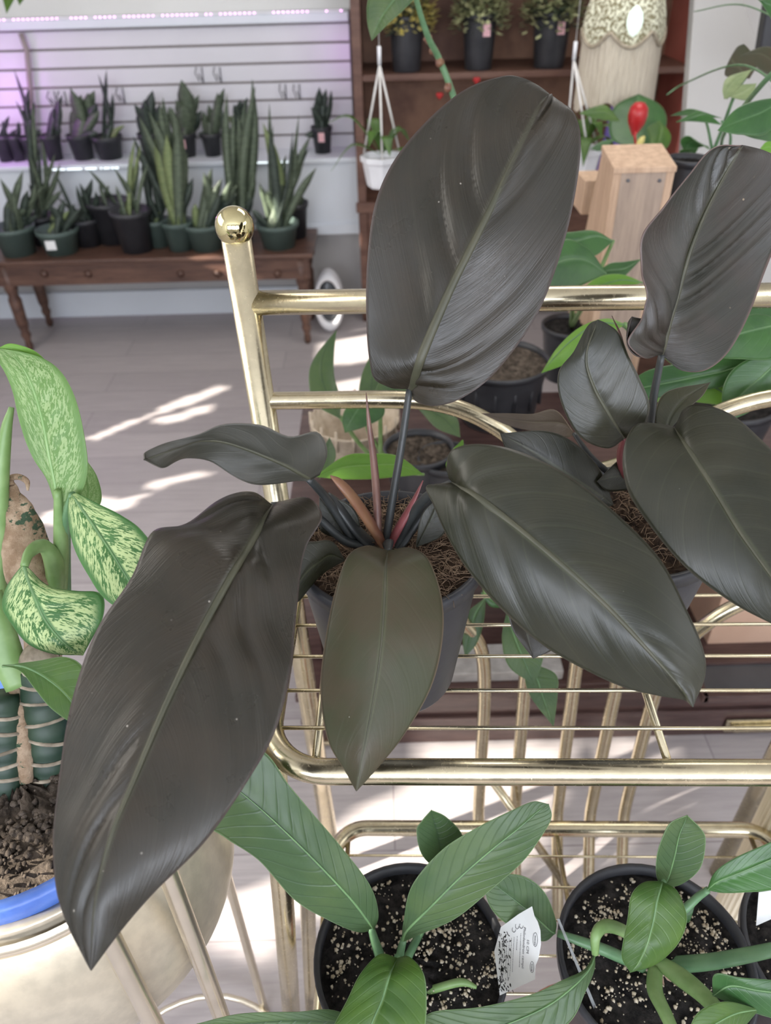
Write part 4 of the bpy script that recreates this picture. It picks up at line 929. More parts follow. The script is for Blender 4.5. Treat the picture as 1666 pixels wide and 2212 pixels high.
k4, c_, d4 = simple_pot(1560, 850, TT+.16, 120, .16, 'pothos with broad glossy green leaves behind the right philodendron', name='potted_pothos', soilm=M['black_soil'])
GG = M['glossy_green_leaf']
for st, da, db, mt in (
    ([(1350,700),(1290,700,1300,740,1310,688),(1235,735,1250,775,1255,705),(1195,775,1215,790,1205,750),(1170,806)], 1.05, 1.1, M['lime_leaf']),
    ([(1340,700),(1400,735,1400,755,1395,690),(1480,720,1480,760,1480,690),(1560,730)], 1.08, 1.1, M['deep_green_leaf']),
    ([(1700,700),(1660,705,1680,770,1660,680),(1600,720,1600,775,1620,680),(1540,745,1545,770,1570,700),(1500,755)], .98, .95, GG),
    ([(1700,730),(1600,790,1620,815,1590,760),(1500,815,1510,845,1500,780),(1400,835,1400,860,1400,800),(1340,845)], 1.0, 1.05, GG),
    ([(1600,880),(1540,835,1520,870,1560,808),(1480,840,1470,865,1490,812),(1400,855,1400,870,1400,838),(1350,870)], 1.02, 1.05, M['lime_leaf']),
    ([(1700,760),(1650,810,1680,850,1610,780),(1600,855,1620,890,1565,830),(1560,915)], .97, 1.0, GG),
    ([(1700,650),(1650,650,1660,690,1660,630),(1590,670,1600,700,1600,650),(1540,690)], 1.1, 1.1, GG)):
    pix_leaf(k4, st, da, db, mt, rib=M['rib_green'])
for pts in ([(1540,870,1.4,.004),(1450,780,1.2,.0035),(1350,700,1.05,.003)], [(1570,870,1.4,.004),(1680,800,1.1,.0035),(1700,720,1.0,.003)], [(1550,870,1.4,.004),(1620,870,1.2,.004),(1600,880,1.03,.003)]):
    stem_px(k4, pts, M['petiole_green'])
k5, c_, d5 = simple_pot(1235, 700, TT+.15, 62, .15, 'dark pot of broad green leaves under the top brass rail beside the cedar box', name='potted_rubber_plant', soilm=M['black_soil'])
for st, da, db, mt in (
    ([(1325,520),(1290,510,1290,550,1285,498),(1245,520,1245,560,1240,500),(1200,520,1205,550,1205,505),(1160,520)], 1.35, 1.35, GG),
    ([(1310,590),(1260,560,1250,620,1270,535),(1200,570,1190,640,1210,520),(1140,620)], 1.3, 1.25, GG),
    ([(1390,610),(1340,605,1340,625,1340,592),(1290,620,1290,640,1290,600),(1240,640)], 1.35, 1.35, M['lime_leaf']),
    ([(1385,560),(1350,580,1345,600,1350,565),(1310,585,1310,610,1315,570),(1280,600)], 1.4, 1.4, GG)):
    pix_leaf(k5, st, da, db, mt, rib=M['rib_green'])
stem_px(k5, [(1235,705,d5,.006),(1240,620,1.5,.005),(1250,570,1.32,.004)], M['petiole_green'])
stem_px(k5, [(1235,705,d5,.006),(1270,640,1.5,.005),(1325,520,1.36,.003)], M['petiole_green'])
# leaf trailing under the shelf
k6, c_, d6 = simple_pot(1095, 1090, TT+.11, 70, .11, 'trailing philodendron whose long green leaves hang below the wire shelf', name='trailing_plant', soilm=M['black_soil'])
for st, da, db, mt in (
    ([(1140,1430),(1160,1465,1135,1470,1200,1455),(1175,1510,1150,1510,1205,1500),(1196,1570)], 1.14, 1.12, LG),
    ([(1095,1320),(1110,1370,1085,1380,1150,1370),(1130,1420,1100,1440,1175,1410),(1155,1480)], 1.14, 1.12, LG),
    ([(1050,1290),(1025,1330,1005,1330,1045,1345),(1015,1380,1000,1385,1030,1390),(1005,1420)], 1.2, 1.2, LG),
    ([(1040,1280),(1070,1300,1060,1310,1080,1285),(1100,1305,1095,1312,1105,1295),(1120,1310)], 1.2, 1.2, GG)):
    pix_leaf(k6, st, da, db, mt, rib=M['rib_green'])
stem_px(k6, [(1095,1095,d6,.004),(1080,1200,1.18,.004),(1095,1320,1.14,.003)], M['petiole_green'])
stem_px(k6, [(1095,1095,d6,.004),(1120,1250,1.2,.004),(1140,1430,1.14,.003)], M['petiole_green'])
stem_px(k6, [(1095,1095,d6,.004),(1050,1200,1.22,.004),(1048,1290,1.2,.003)], M['petiole_green'])

# ------------------------------------------------------------ cedar box, heliconia-like bud plant, lamp on the right
cc = at_y(1370, 330, 1.95)
ced = thing('cedar_planter', Vector((cc.x, 1.98, TT)), 'tall tapered cedar box with sloped cap, behind the right philodendron', 'wooden box')
def prism(mb, pts, y0, y1):
    n = len(pts); V = [Vector((p[0], y0, p[1])) for p in pts]+[Vector((p[0], y1, p[1])) for p in pts]
    return mb.add(V, [tuple(range(n))[::-1], tuple(range(n, 2*n))]+[(i, (i+1)%n, (i+1)%n+n, i+n) for i in range(n)])
def fr(px, py, y): p = at_y(px, py, y); return p
Y0 = 1.86; Y1 = 2.02
fl = [fr(1345,362,Y0), fr(1443,362,Y0), fr(1428,600,Y0), fr(1318,600,Y0)]
bl = [fr(1338,322,Y1), fr(1436,322,Y1)]; zlow = TT+.0
def quadbox(mb, A_, B_):   # A_ front 4 pts, B_ back 4
    return mb.add(A_+B_, [(0,1,2,3),(7,6,5,4),(0,4,5,1),(1,5,6,2),(2,6,7,3),(3,7,4,0)])
xr_ = fl[1].x; xl_ = fl[0].x; zt_ = fl[0].z
MB().box(((xl_+xr_)/2, Y0+.009, (zt_+zlow)/2), (xr_-xl_, .018, zt_-zlow)).build('front_board', M['cedar_grey'], ced, smooth=False, bevel=.001)
sl0 = fr(1300, 420, Y0)
A_ = [Vector((xl_-.018, Y0, zt_)), Vector((xl_, Y0, zt_)), Vector((xl_, Y0, zlow)), Vector((xl_-.018, Y0, zlow))]
B_ = [Vector((xl_-.018, Y0+.12, zt_+.02)), Vector((xl_, Y0+.12, zt_+.02)), Vector((xl_, Y0+.28, zlow)), Vector((xl_-.018, Y0+.28, zlow))]
quadbox(MB(), A_, B_).build('side_board', M['cedar'], ced, smooth=False, bevel=.001)
quadbox(MB(), [v+Vector((xr_-xl_+.018,0,0)) for v in A_], [v+Vector((xr_-xl_+.018,0,0)) for v in B_]).build('side_board', M['cedar'], ced, smooth=False, bevel=.001)
A_ = [Vector((xl_-.02, Y0-.004, zt_)), Vector((xr_+.02, Y0-.004, zt_)), Vector((xr_+.02, Y0-.004, zt_-.012)), Vector((xl_-.02, Y0-.004, zt_-.012))]
B_ = [v+Vector((0, .13, .022)) for v in A_]
quadbox(MB(), A_, B_).build('sloped_cap', M['cedar'], ced, smooth=False, bevel=.001)
for q_ in (1357, 1425):
    p = fr(q_, 390, Y0-.001); MB().lathe([(0, -.002), (.004, -.002), (.004, .003), (0, .003)], p, 10, (0,1,0)).build('screw', M['ink'], ced)
wb0 = fr(1285, 420, 2.1)
o = MB().box((wb0.x, 2.12, wb0.z), (.075, .10, .085)).build('shelf_block', M['cedar'], ced, smooth=False, bevel=.002)
# blackpot right of cedar box
k7, c_, d7 = simple_pot(1490, 340, at_y(1490, 340, 2.0).z, 45, .20, 'dark grey pot with small green leaves right of the cedar box', name='potted_seedling', mat=M['worn_black_plastic'], soilm=M['black_soil'])
k7.location.z = k7.location.z
stand_z = c_.z-.20
st_ = MB().box((c_.x+.02, c_.y, (TT+stand_z)/2), (.26, .2, stand_z-TT)).build('wooden_crate', M['walnut'], None, smooth=False, bevel=.003); tag(st_, 'dark wooden crate under the grey pot right of the cedar box', 'crate')
for st, da, db in (
    ([(1480,330),(1490,310,1470,305,1510,320),(1510,308,1490,296,1530,318),(1535,325)], 2.0, 1.95),
    ([(1470,345),(1485,330,1470,325,1495,340),(1510,320)], 2.0, 1.95)):
    pix_leaf(k7, st, da, db, GG)
stem_px(k7, [(1490,345,2.1,.003),(1485,338,2.05,.003),(1480,330,2.0,.002)], M['petiole_green'])
# plant with the red bud
pb = at_h(1330, 420, TT+.0) 
rbp = thing('anthurium', Vector((at_y(1385,330,2.25).x, 2.25, TT)), 'round green leaf and glossy red bud rising behind the cedar box', 'plant')
for st, da, db, mt in (
    ([(1380,320),(1375,295,1325,300,1430,295),(1375,255,1318,255,1442,252),(1378,222,1335,222,1425,222),(1380,203)], 2.45, 2.5, GG),
    ([(1400,330),(1420,310,1405,300,1440,320),(1430,280,1400,275,1450,290),(1425,260)], 2.4, 2.4, M['deep_green_leaf']),
    ([(1340,262),(1310,240,1310,260,1312,228),(1280,240,1285,255,1285,230),(1250,245)], 2.4, 2.4, M['deep_green_leaf']),
    ([(1330,300),(1300,315,1300,325,1300,305),(1275,322)], 2.4, 2.4, GG)):
    pix_leaf(rbp, st, da, db, mt)
stem_px(rbp, [(1385,420,2.45,.008),(1388,340,2.42,.006),(1390,330,2.42,.004)], M['petiole_green'])
stem_px(rbp, [(1385,420,2.4,.005),(1378,340,2.38,.004),(1372,295,2.35,.004),(1375,285,2.35,.004)], M['red_gloss'], 'bud_stalk')
bp = Q(1378, 250, 2.35); rb = 21*2.35/F
MB().lathe([(rb*.15, -rb*1.9), (rb*.45, -rb*1.45), (rb*.85, -rb*.7), (rb*1.0, .0), (rb*.9, rb*.75), (rb*.5, rb*1.2), (0, rb*1.3)], bp, 24, (.05, 0, 1)).build('red_bud', M['red_gloss'], rbp)
stem_px(rbp, [(1375,325,2.3,.006),(1385,305,2.3,.010),(1392,295,2.3,.004)], M['yellow_foliage'], 'small_flower')

# fringed lamp
LY = 2.95
lt = at_y(1362, -40, LY); lb = at_y(1355, 215, LY)
lamp = thing('fringed_lampshade', Vector((lt.x, LY, lb.z-.02)), 'cream lace lampshade with long beige fringe hanging at upper right', 'lampshade')
sc = depth_of(lt)/F
R1 = 88*sc; ztop_ = lt.z
def shade_prof(f0, f1): return None
mb = MB(); seg = 64; V = []; nz_ = 14
zc = at_y(1362, 60, LY).z
for i in range(nz_+1):
    t = i/nz_; z_ = ztop_+.03+(zc-ztop_-.03)*t; rr2 = R1*(.62+.38*math.sin(t*math.pi/2))
    for k in range(seg):
        a = 2*math.pi*k/seg; s2 = 1+.03*math.cos(6*a); drop = (.045*abs(math.sin(3*a)))*t*t
        V.append(Vector((lt.x+rr2*s2*math.cos(a), LY+rr2*s2*math.sin(a)*.8, z_-drop)))
mb.add(V, [(i*seg+k, i*seg+(k+1)%seg, (i+1)*seg+(k+1)%seg, (i+1)*seg+k) for i in range(nz_) for k in range(seg)])
so_ = mb.build('lace_shade', M['lace'], lamp)
so_.modifiers.new('t', 'SOLIDIFY').thickness = .002
low = V[-seg:]
MB().tube([v+(v-Vector((lt.x, LY, v.z))).normalized()*.002 for v in low]+[low[0]], .006, 8).build('braid_trim', M['braid'], lamp)
Vf = []; 
for i in range(9):
    t = i/8
    for k in range(seg*2):
        a = 2*math.pi*k/(seg*2); v = low[k//2].lerp(low[(k//2+1)%seg], .5*(k%2)); c2 = Vector((lt.x, LY, v.z)); rad = (v-c2)
        zb2 = lb.z+.012*math.sin(a*9)-.02*abs(math.sin(1.5*a))
        q = c2+rad*(1.0+.04*t+.025*math.sin(a*40)*1)*(.97); q.z = v.z+(zb2-v.z)*t
        Vf.append(q)
sg = seg*2
fo = mesh('fringe', Vf, [(i*sg+k, i*sg+(k+1)%sg, (i+1)*sg+(k+1)%sg, (i+1)*sg+k) for i in range(8) for k in range(sg)], M['fringe'], lamp)
bpz = Q(1372, 45, depth_of(lt)-.12)
MB().lathe([(0,-.042),(.012,-.034),(.022,-.015),(.024,0),(.02,.02),(.010,.034),(0,.04)], bpz, 20).build('glass_panel', emis('lit_glass', (.72,.86,.78), .9), lamp, label='pale lit glass medallion')
pl = bpy.data.lights.new('lamp_bulb', 'POINT'); pl.energy = 1.5; pl.shadow_soft_size = .03; pl.color = (1,.9,.75); plo = bpy.data.objects.new('lamp_bulb', pl); link(plo, lamp); plo.location = Vector((lt.x, LY, zc+.02))-lamp.location
MB().tube([Vector((lt.x, LY, ztop_+.03)), Vector((lt.x, LY, 2.8))], .004, 8).build('cord', M['black_wire'], lamp)

# ------------------------------------------------------------ bookcase
bs0 = s_of(on_wall(768, 300, -.12)); 
BZ0 = 0; BT = -.12
bkx1 = s_of(on_wall(1490, 300, -.12))
bc_ = thing('bookcase', W(bs0+.7, .05, 0), 'dark brown wooden bookcase with open shelves against the back wall', 'bookcase')
wbox(MB(), bs0, bs0+.04, BT, .30, 0, 2.1).build('side_panel', M['bookcase_wood'], bc_, smooth=False, bevel=.003)
wbox(MB(), bkx1-.05, bkx1, BT, .30, 0, 2.1).build('side_panel', M['red_paint'], bc_, smooth=False, bevel=.003, label='reddish side post')
wbox(MB(), bs0+.04, bkx1-.05, .28, .30, 0, 2.1).build('back_panel', M['bookcase_back'], bc_, smooth=False)
zs1 = on_wall(1000, 157, BT).z; zs2 = on_wall(800, 437, BT).z
for zz, th in ((zs1, .025), (zs2, .03), (.12, .03), (zs1+.42, .025)):
    wbox(MB(), bs0+.04, bkx1-.05, BT+.005, .28, zz-th, zz).build('shelf', M['bookcase_wood'], bc_, smooth=False, bevel=.003)
wbox(MB(), bs0-.01, bkx1, BT-.012, BT+.01, zs2-.045, zs2).build('ledge_moulding', M['bookcase_wood'], bc_, smooth=False, bevel=.004)
for s_x in (bs0+.03, bs0+.6):
    p = W(s_x, BT+.02, 0); MB().lathe([(0,0),(.025,0),(.035,.03),(.03,.06),(.04,.09),(.0,.09)], p, 16).build('foot', M['bookcase_wood'], bc_)
zm = wbox(MB(), bs0+.04, bkx1-.05, BT+.012, BT+.03, .12, zs2-.045).build('door_panel', M['bookcase_wood'], bc_, smooth=False, bevel=.004)
for qx in (1030, 950):
    p = on_wall(qx, 172 if qx == 1030 else 205, BT-.004); mb = MB()
    for sx_ in (-1, 1): mb.blob(p+wdir*(.006*sx_), .010, 8, 6, 0)
    mb.blob(p-Vector((0,0,.010)), .008, 8, 6, 0); o = mb.build('heart_sticker', M['red_gloss'], bc_)

def foliage(t, c, R0, Hh, n, mat, seed, leafn='foliage', sz=.02, droop=.3):
    rnd = random.Random(seed); V = []; Fc = []
    for _ in range(n):
        a = rnd.uniform(0, 6.28); q = rnd.random()**.5; el = rnd.uniform(0, 1)
        p = c+Vector((R0*q*math.cos(a), R0*q*math.sin(a), Hh*el*(1-.4*q)-droop*Hh*q*rnd.random()))
        d = Vector((math.cos(a)+rnd.uniform(-.6,.6), math.sin(a)+rnd.uniform(-.6,.6), rnd.uniform(-.4,.8))).normalized(); s = d.cross(Vector((0,0,1))).normalized() if abs(d.z) < .95 else Vector((1,0,0))
        L = sz*rnd.uniform(.7, 1.3); b = len(V); up_ = s.cross(d)*L*.12
        V += [p, p+d*L*.5+s*L*.28, p+d*L, p+d*L*.5-s*L*.28, p+d*L*.5-up_]; Fc += [(b, b+1, b+4), (b+1, b+2, b+4), (b+2, b+3, b+4), (b+3, b, b+4)]
    o = mesh(leafn, V, Fc, mat, t, True, kind='stuff'); return o
for i, (px, wpx, mt, lbl) in enumerate(((879, 37, 'yellow_foliage', 'yellow-flowered plant in black pot, leftmost on the bookcase top shelf'), (1033, 36, 'cream_foliage', 'cream-variegated plant in black pot with pink label, middle of the bookcase top shelf'), (1185, 40, 'cream_foliage', 'cream-variegated plant in black pot with pink label, rightmost on the bookcase top shelf'))):
    b = on_wall(px, 143, BT+.09); d = depth_of(b); r = wpx*d/F; hh = 100*d/F*1.02
    b.z = zs1; c = b+Vector((0,0,hh)); t = thing('potted_foliage_plant', b, lbl, 'potted plant', None)
    pot_mb(c, r, r*.8, hh, .02).build('pot', M['black_plastic'], t); soil_obj(t, c-Vector((0,0,.02)), r-.005, M['black_soil'])
    foliage(t, c, r*1.5, .13, 420, M[mt], 30+i, sz=.035, droop=.7)
    if i: 
        q = on_wall(px+12, 68, BT+.09)+wn*(r*1.0); q = c+Vector((.3*r, -r*.97, -.055)); MB().box(q, (.03, .003, .045)).build('price_label', M['pink_label'], t, smooth=False)
    foliage(t, c, r*1.2, .1, 120, M['snake_leaf'], 60+i, 'green_foliage', .04, .8)
# hanging white pots
for i, (px, py, tx, ty, w_px, lbl) in enumerate(((826, 335, 820, 140, 46, 'white hanging pot on white cords in front of the left end of the bookcase'), (1262, 318, 1240, 130, 40, 'white hanging pot half hidden behind the tallest dark leaf'))):
    y_ = 2.75; c = at_y(px, py, y_); d = depth_of(c); r = w_px*d/F; top = at_y(tx, ty, y_); hh = 64*d/F
    t = thing('hanging_planter', c-Vector((0,0,hh)), lbl, 'hanging planter')
    MB().lathe([(0,-hh),(r*.72,-hh),(r*.78,-hh+.01),(r*.95,-.02),(r*1.05,-.018),(r*1.06,0),(r*.98,0),(r*.9,-.02),(0,-.025)], c, 8).build('pot', M['white_plastic'], t, smooth=False, bevel=.004)
    for a in (0.6, 2.6, 4.7):
        e = c+Vector((r*math.cos(a), r*math.sin(a), 0)); MB().tube([e, top], .0035, 6).build('hanging_cord', M['cream_rope'], t)
    MB().tube([top, Vector((top.x, top.y, top.z+.05))], .006, 8).build('hook', M['white_plastic'], t)
    MB().tube([Vector((top.x, top.y, top.z+.04)), Vector((top.x, top.y, 2.8))], .001, 6).build('ceiling_wire', M['cream_rope'], t)
    for k in range(9):
        a = k*.7+i; rr3 = r*(1.3+.5*(k%3)); tip = c+Vector((rr3*math.cos(a), rr3*math.sin(a), .04+.03*(k%2)-.05*(k%3)))
        if i == 0 and k == 4: tip = at_y(715, 370, y_)
        if i == 0 and k == 5: tip = at_y(708, 265, y_)
        mid = c.lerp(tip, .55)+Vector((0,0,.06)); s = (tip-c).cross(Vector((0,0,1))).normalized()*.02
        MMp = [c.copy(), mid, tip]; loft('leaf', MMp, [c.copy(), mid-s, tip], [c.copy(), mid+s, tip], M['deep_green_leaf'], t, nu=14, nv=6)

# tall cane plant at upper centre
cp = thing('climbing_cane_plant', Vector((at_y(985, 250, 1.75).x, 1.75, TT)), 'knobbly green stem with one broad leaf rising at the top centre', 'plant')
stem_px(cp, [(1085,700,1.9,.007),(1040,420,1.75,.007),(985,225,1.6,.0065),(950,130,1.55,.0062),(925,80,1.5,.0058),(900,0,1.45,.005),(885,-80,1.4,.005)], M['petiole_deep'], 'stem', n=40)
for (x_, y_) in ((968,190),(950,135),(938,110),(925,85),(985,222)):
    MB().blob(Q(x_, y_, 1.55), .009, 8, 6, .2).build('node', M['sheath_rust'], cp)
leaf_px(cp, [(905,-40),(870,-20,850,-50,900,-10),(835,20,800,-10,868,25),(815,55,793,40,840,50),(803,88)], [1.4,1.38,1.36], M['green_leaf'], M['rib_green'], .002, nu=30, nv=14)

# right side: monstera, palm stems
mo = thing('monstera', Vector((1.05, 1.75, TT)), 'split-leaf monstera with olive and green leaves at the upper right', 'plant')
for st, da, db, mt in (
    ([(1620,170),(1600,150,1575,165,1640,130),(1580,125,1568,150,1620,105),(1600,100,1590,105,1612,98),(1607,95)], 1.6, 1.6, M['olive_leaf']),
    ([(1700,150),(1670,130,1660,160,1680,110),(1640,115,1630,140,1650,100),(1600,120)], 1.6, 1.6, M['olive_leaf']),
    ([(1625,150),(1590,170,1575,165,1600,185),(1570,195,1562,190,1580,205),(1565,215)], 1.6, 1.58, M['snake_leaf_pale']),
    ([(1635,180),(1600,200,1590,185,1620,215),(1575,210),(1570,215)], 1.6, 1.58, M['snake_leaf_pale']),
    ([(1700,210),(1650,240,1660,285,1640,215),(1600,260,1600,290,1590,235),(1550,282)], 1.2, 1.2, GG),
    ([(1740,230),(1690,270,1700,300,1680,230),(1640,285,1640,300,1640,250),(1590,285)], 1.25, 1.2, GG),
    ([(1700,318),(1660,318,1670,330,1660,305),(1640,325),(1630,330)], 1.2, 1.2, M['lime_leaf']),
    ([(1740,40),(1690,20,1690,60,1660,-10),(1640,0),(1600,-40)], 1.3, 1.3, GG),
    ([(1560,270),(1525,245,1530,265,1515,240),(1490,255,1490,262,1490,248),(1460,264)], 1.7, 1.7, GG),
    ([(1560,255),(1500,240,1500,250,1500,236),(1475,243,1475,250,1475,239),(1448,250)], 1.7, 1.75, GG)):
    pix_leaf(mo, st, da, db, mt)
for pts in ([(1540,330,1.8,.004),(1560,280,1.75,.004),(1590,200,1.65,.0035),(1625,150,1.6,.003)], [(1560,340,1.8,.004),(1565,290,1.6,.0035),(1640,190,1.3,.0045),(1720,110,1.2,.004)], [(1575,340,1.8,.0035),(1578,290,1.75,.003),(1560,262,1.7,.003)], [(1540,330,1.8,.0035),(1528,270,1.75,.003),(1515,245,1.72,.003)],
            [(1720,215,1.25,.0025),(1600,140,1.5,.002),(1480,180,1.9,.002),(1440,205,1.95,.0015)], [(1720,60,1.4,.0018),(1600,10,1.7,.0016),(1500,25,1.9,.0012)]):
    stem_px(mo, pts, M['petiole_deep'], 'stem', n=24)
stem_px(mo, [(1560,760,1.75,.006),(1560,560,1.78,.005),(1560,345,1.8,.005)], M['petiole_deep'], 'stem')
# slanted white panel and dark curtain at the far right
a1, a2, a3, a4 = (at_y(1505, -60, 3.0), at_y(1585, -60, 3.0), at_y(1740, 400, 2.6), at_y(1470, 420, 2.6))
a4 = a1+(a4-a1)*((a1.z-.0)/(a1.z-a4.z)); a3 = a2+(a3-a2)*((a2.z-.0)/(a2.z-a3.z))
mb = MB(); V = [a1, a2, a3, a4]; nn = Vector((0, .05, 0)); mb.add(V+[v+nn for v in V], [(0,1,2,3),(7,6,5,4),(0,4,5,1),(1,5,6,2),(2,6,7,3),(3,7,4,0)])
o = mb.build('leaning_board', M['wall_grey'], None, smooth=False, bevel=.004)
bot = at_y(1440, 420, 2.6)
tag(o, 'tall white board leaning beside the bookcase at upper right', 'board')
a1, a2, a3, a4 = (at_y(1590, -80, 2.5), at_y(1760, -80, 2.5), at_y(1760, 150, 2.5), at_y(1640, 130, 2.5))
a1 = Vector((a1.x, a1.y, 2.8)); a2 = Vector((a2.x, a2.y, 2.8))
V = [a1, a2, a3, a4]; mb = MB(); mb.add(V+[v+nn for v in V], [(0,1,2,3),(7,6,5,4),(0,4,5,1),(1,5,6,2),(2,6,7,3),(3,7,4,0)])
o = mb.build('dark_garment', M['black_plastic'], None, smooth=False, bevel=.01); tag(o, 'black cloth hanging in the top right corner', 'cloth')
V = [on_wall(1335, 180, -.145), on_wall(1392, 180, -.145), on_wall(1330, 430, -.145), on_wall(1275, 430, -.145)]
mb = MB(); mb.add(V+[v+Vector((0,.02,0)) for v in V], [(0,1,2,3),(7,6,5,4),(0,4,5,1),(1,5,6,2),(2,6,7,3),(3,7,4,0)])
o = mb.build('purple_banner', M['purple_cloth'], None, smooth=False); tag(o, 'blue and purple cloth hanging below the lampshade', 'cloth')

# ------------------------------------------------------------ carved bench with pots
BY0 = at_h(660, 750, 0).y; 
btop = at_y(400, 560, BY0).z
bt0 = s_of(at_y(-260, 560, BY0)); bt1 = s_of(at_y(672, 550, BY0))
tF = -(Vector((wa.x, wa.y, 0))+wdir*0 - at_h(660, 750, 0)).dot(-wn)*-1
pF = at_h(660, 748, 0); tf = (pF-Vector((wa.x, wa.y, 0))).dot(-wn)
btop = on_wall(400, 556, tf).z; bt1 = s_of(on_wall(676, 556, tf)); bt0 = s_of(on_wall(-330, 560, tf))
bench = thing('carved_bench', W((bt0+bt1)/2, tf+.2, 0), 'long carved walnut bench with turned legs holding green and black pots', 'bench')
DB = -tf-.03 if tf < 0 else .4
DB = min(.42, max(.3, -tf-.02))
wbox(MB(), bt0, bt1, tf, tf+DB, btop-.02, btop).build('bench_top', M['walnut'], bench, smooth=False, bevel=.005)
zap = on_wall(400, 612, tf).z
ap = wbox(MB(), bt0+.02, bt1-.02, tf+.015, tf+.035, zap, btop-.02).build('apron', M['walnut'], bench, smooth=False, bevel=.003)
wbox(MB(), bt0+.02, bt1-.02, tf+DB-.035, tf+DB-.015, zap, btop-.02).build('apron', M['walnut'], bench, smooth=False, bevel=.003)
for k, qx in enumerate((95, 190, 390, 470, 600)):
    p = on_wall(qx, 592, tf+.01); MB().lathe([(.0, -.006), (.012, -.004), (.018, .0), (.010, .004), (.004, .008), (0, .01)], p, 12, wn).build('carved_rosette', M['walnut'], ap)
def turned(s, t, ztop_, tilt=0):
    b = W(s, t, 0); pr_ = [(0,0),(.012,0),(.018,.02),(.014,.05),(.024,.08),(.018,.10),(.026,.13),(.03,ztop_*.6),(.022,ztop_*.65),(.03,ztop_*.72),(.03,ztop_),(0,ztop_)]
    return MB().lathe(pr_, b, 14).build('leg', M['walnut'], bench)
sL = s_of(at_h(70, 752, 0))
for s_x in (s_of(on_wall(660, 700, tf)), sL, bt0+.1):
    turned(s_x, tf+.04, btop-.02); turned(s_x, tf+DB-.05, btop-.02)
# low side stool with carved apron at left
lo = W(sL+.12, tf+.02, 0)

def blade_mb(mb, b, tip, wd, bow=.1):
    d = tip-b; s = d.cross(Vector((0, 1, 0)));
    if s.length < 1e-6: s = Vector((1,0,0))
    s.normalize(); n = s.cross(d).normalized(); V = []; K_ = 9
    for i in range(K_):
        t = i/(K_-1); wv = wd/2*(.35+.65*math.sin(math.pi*min(1, .15+.62*t)))*(1 if t < .7 else max(0.02, 1-((t-.7)/.3)**1.6))
        c = b+d*t+s*(bow*d.length*.25*math.sin(math.pi*t))
        V += [c-s*wv, c+n*wv*.35, c+s*wv, c+n*wv*.15]
    Fc = [(i*4+k, i*4+(k+1)%4, (i+1)*4+(k+1)%4, (i+1)*4+k) for i in range(K_-1) for k in range(4)]
    return mb.add(V, Fc)
def snake(px, py_b, py_t, wpx, tips, label, potm, group=None, t_=None, zbase=None, name='potted_snake_plant', lm='snake_leaf', extra=None):
    py_t -= 16; wpx *= 1.08; r0_ = on_wall(px, py_b, t_); r0_.z = zbase; dd = depth_of(r0_); r = wpx/2*dd/F
    top = on_wall(px, py_t, t_); hh = max(.03, top.z-zbase)
    t = thing(name, r0_, label, 'potted plant', group)
    c = r0_+Vector((0,0,hh)); 
    MB().lathe([(0,-hh),(r*.74,-hh),(r*.92,-.022),(r*1.0,-.02),(r*1.02,0),(r*.95,0),(r*.9,-.02),(0,-.022)], c, 24).build('pot', potm, t)
    rn_ = random.Random(int(px)*7+3); ex_ = []
    for tp_ in tips:
        if rn_.random() < .75:
            ex_.append((tp_[0]+rn_.uniform(-16, 16), tp_[1]+rn_.uniform(12, 70), (tp_[2] if len(tp_) > 2 else 13)*rn_.uniform(.8, 1.15), rn_.choice(['snake_leaf_dark', lm])))
    for k, tp_ in enumerate(list(tips)+ex_):
        tx, ty = tp_[0], tp_[1]; wd = (tp_[2] if len(tp_) > 2 else 13)*dd/F; mt = tp_[3] if len(tp_) > 3 else lm
        tipw = on_wall(tx, ty, t_-.02+.04*((k*37)%5-2)/5); a = k*2.4; b = c+Vector((r*.4*math.cos(a), r*.3*math.sin(a), -.02))
        blade_mb(MB(), b, tipw, wd, .15*((k%3)-1)).build('blade', M[mt], t)
    return t, c, r
tb = tf+.12
GP, BP = M['green_plastic'], M['black_plastic']
snake(48, 562, 503, 84, [(0,385,16),(18,430,14),(50,368,16),(78,395,14),(95,402,14),(30,410,12),(62,420,14)], 'snake plant in green pot, leftmost on the carved bench', GP, None, tb, btop)
t9, c9, r9 = snake(140, 560, 508, 82, [(105,440,18),(122,450,16,'snake_leaf_pale'),(140,430,14),(160,440,18),(150,455,14,'snake_leaf_pale'),(175,450,14)], 'short snake plant in dark green pot with white price sticker', GP, None, tb, btop, lm='snake_leaf_dark')
MB().box(c9+Vector((-.01, -r9*.93, -.05)), (.045, .004, .04)).build('price_sticker', M['paper_white'], t9, smooth=False)
snake(200, 548, 485, 66, [(172,395,12),(200,385,14),(186,405,12),(210,420,12),(120,375,8),(165,400,10)], 'snake plant in small dark pot between the stickered pot and big black pot', BP, None, tb+.1, btop, lm='snake_leaf_dark')
snake(255, 540, 448, 84, [(190,365,8),(235,400,8),(215,390,8)], 'tall black nursery pot with thin sprigs, back row of the bench', BP, None, tb+.14, btop, name='potted_sprigs')
snake(302, 556, 468, 80, [(262,380,9),(305,310,9,'snake_leaf_pale'),(292,300,10,'snake_leaf_pale'),(245,360,9)], 'tall black nursery pot with thin pale sprigs, front row of the bench', M['worn_black_plastic'], None, tb, btop, name='potted_sprigs')
snake(350, 548, 488, 56, [(330,400,14),(360,420,14),(345,440,12,'snake_leaf_pale'),(300,260,16),(318,300,14)], 'dark green potted snake plant right of the tall black pots', GP, None, tb+.06, btop, lm='snake_leaf_dark')
snake(395, 552, 492, 62, [(322,240,24),(352,210,24),(340,262,26,'snake_leaf_pale'),(372,230,24),(385,250,22),(360,290,26,'snake_leaf_pale'),(300,250,18),(405,330,20)], 'tallest banded snake plant in green pot, middle of the bench', GP, None, tb, btop)
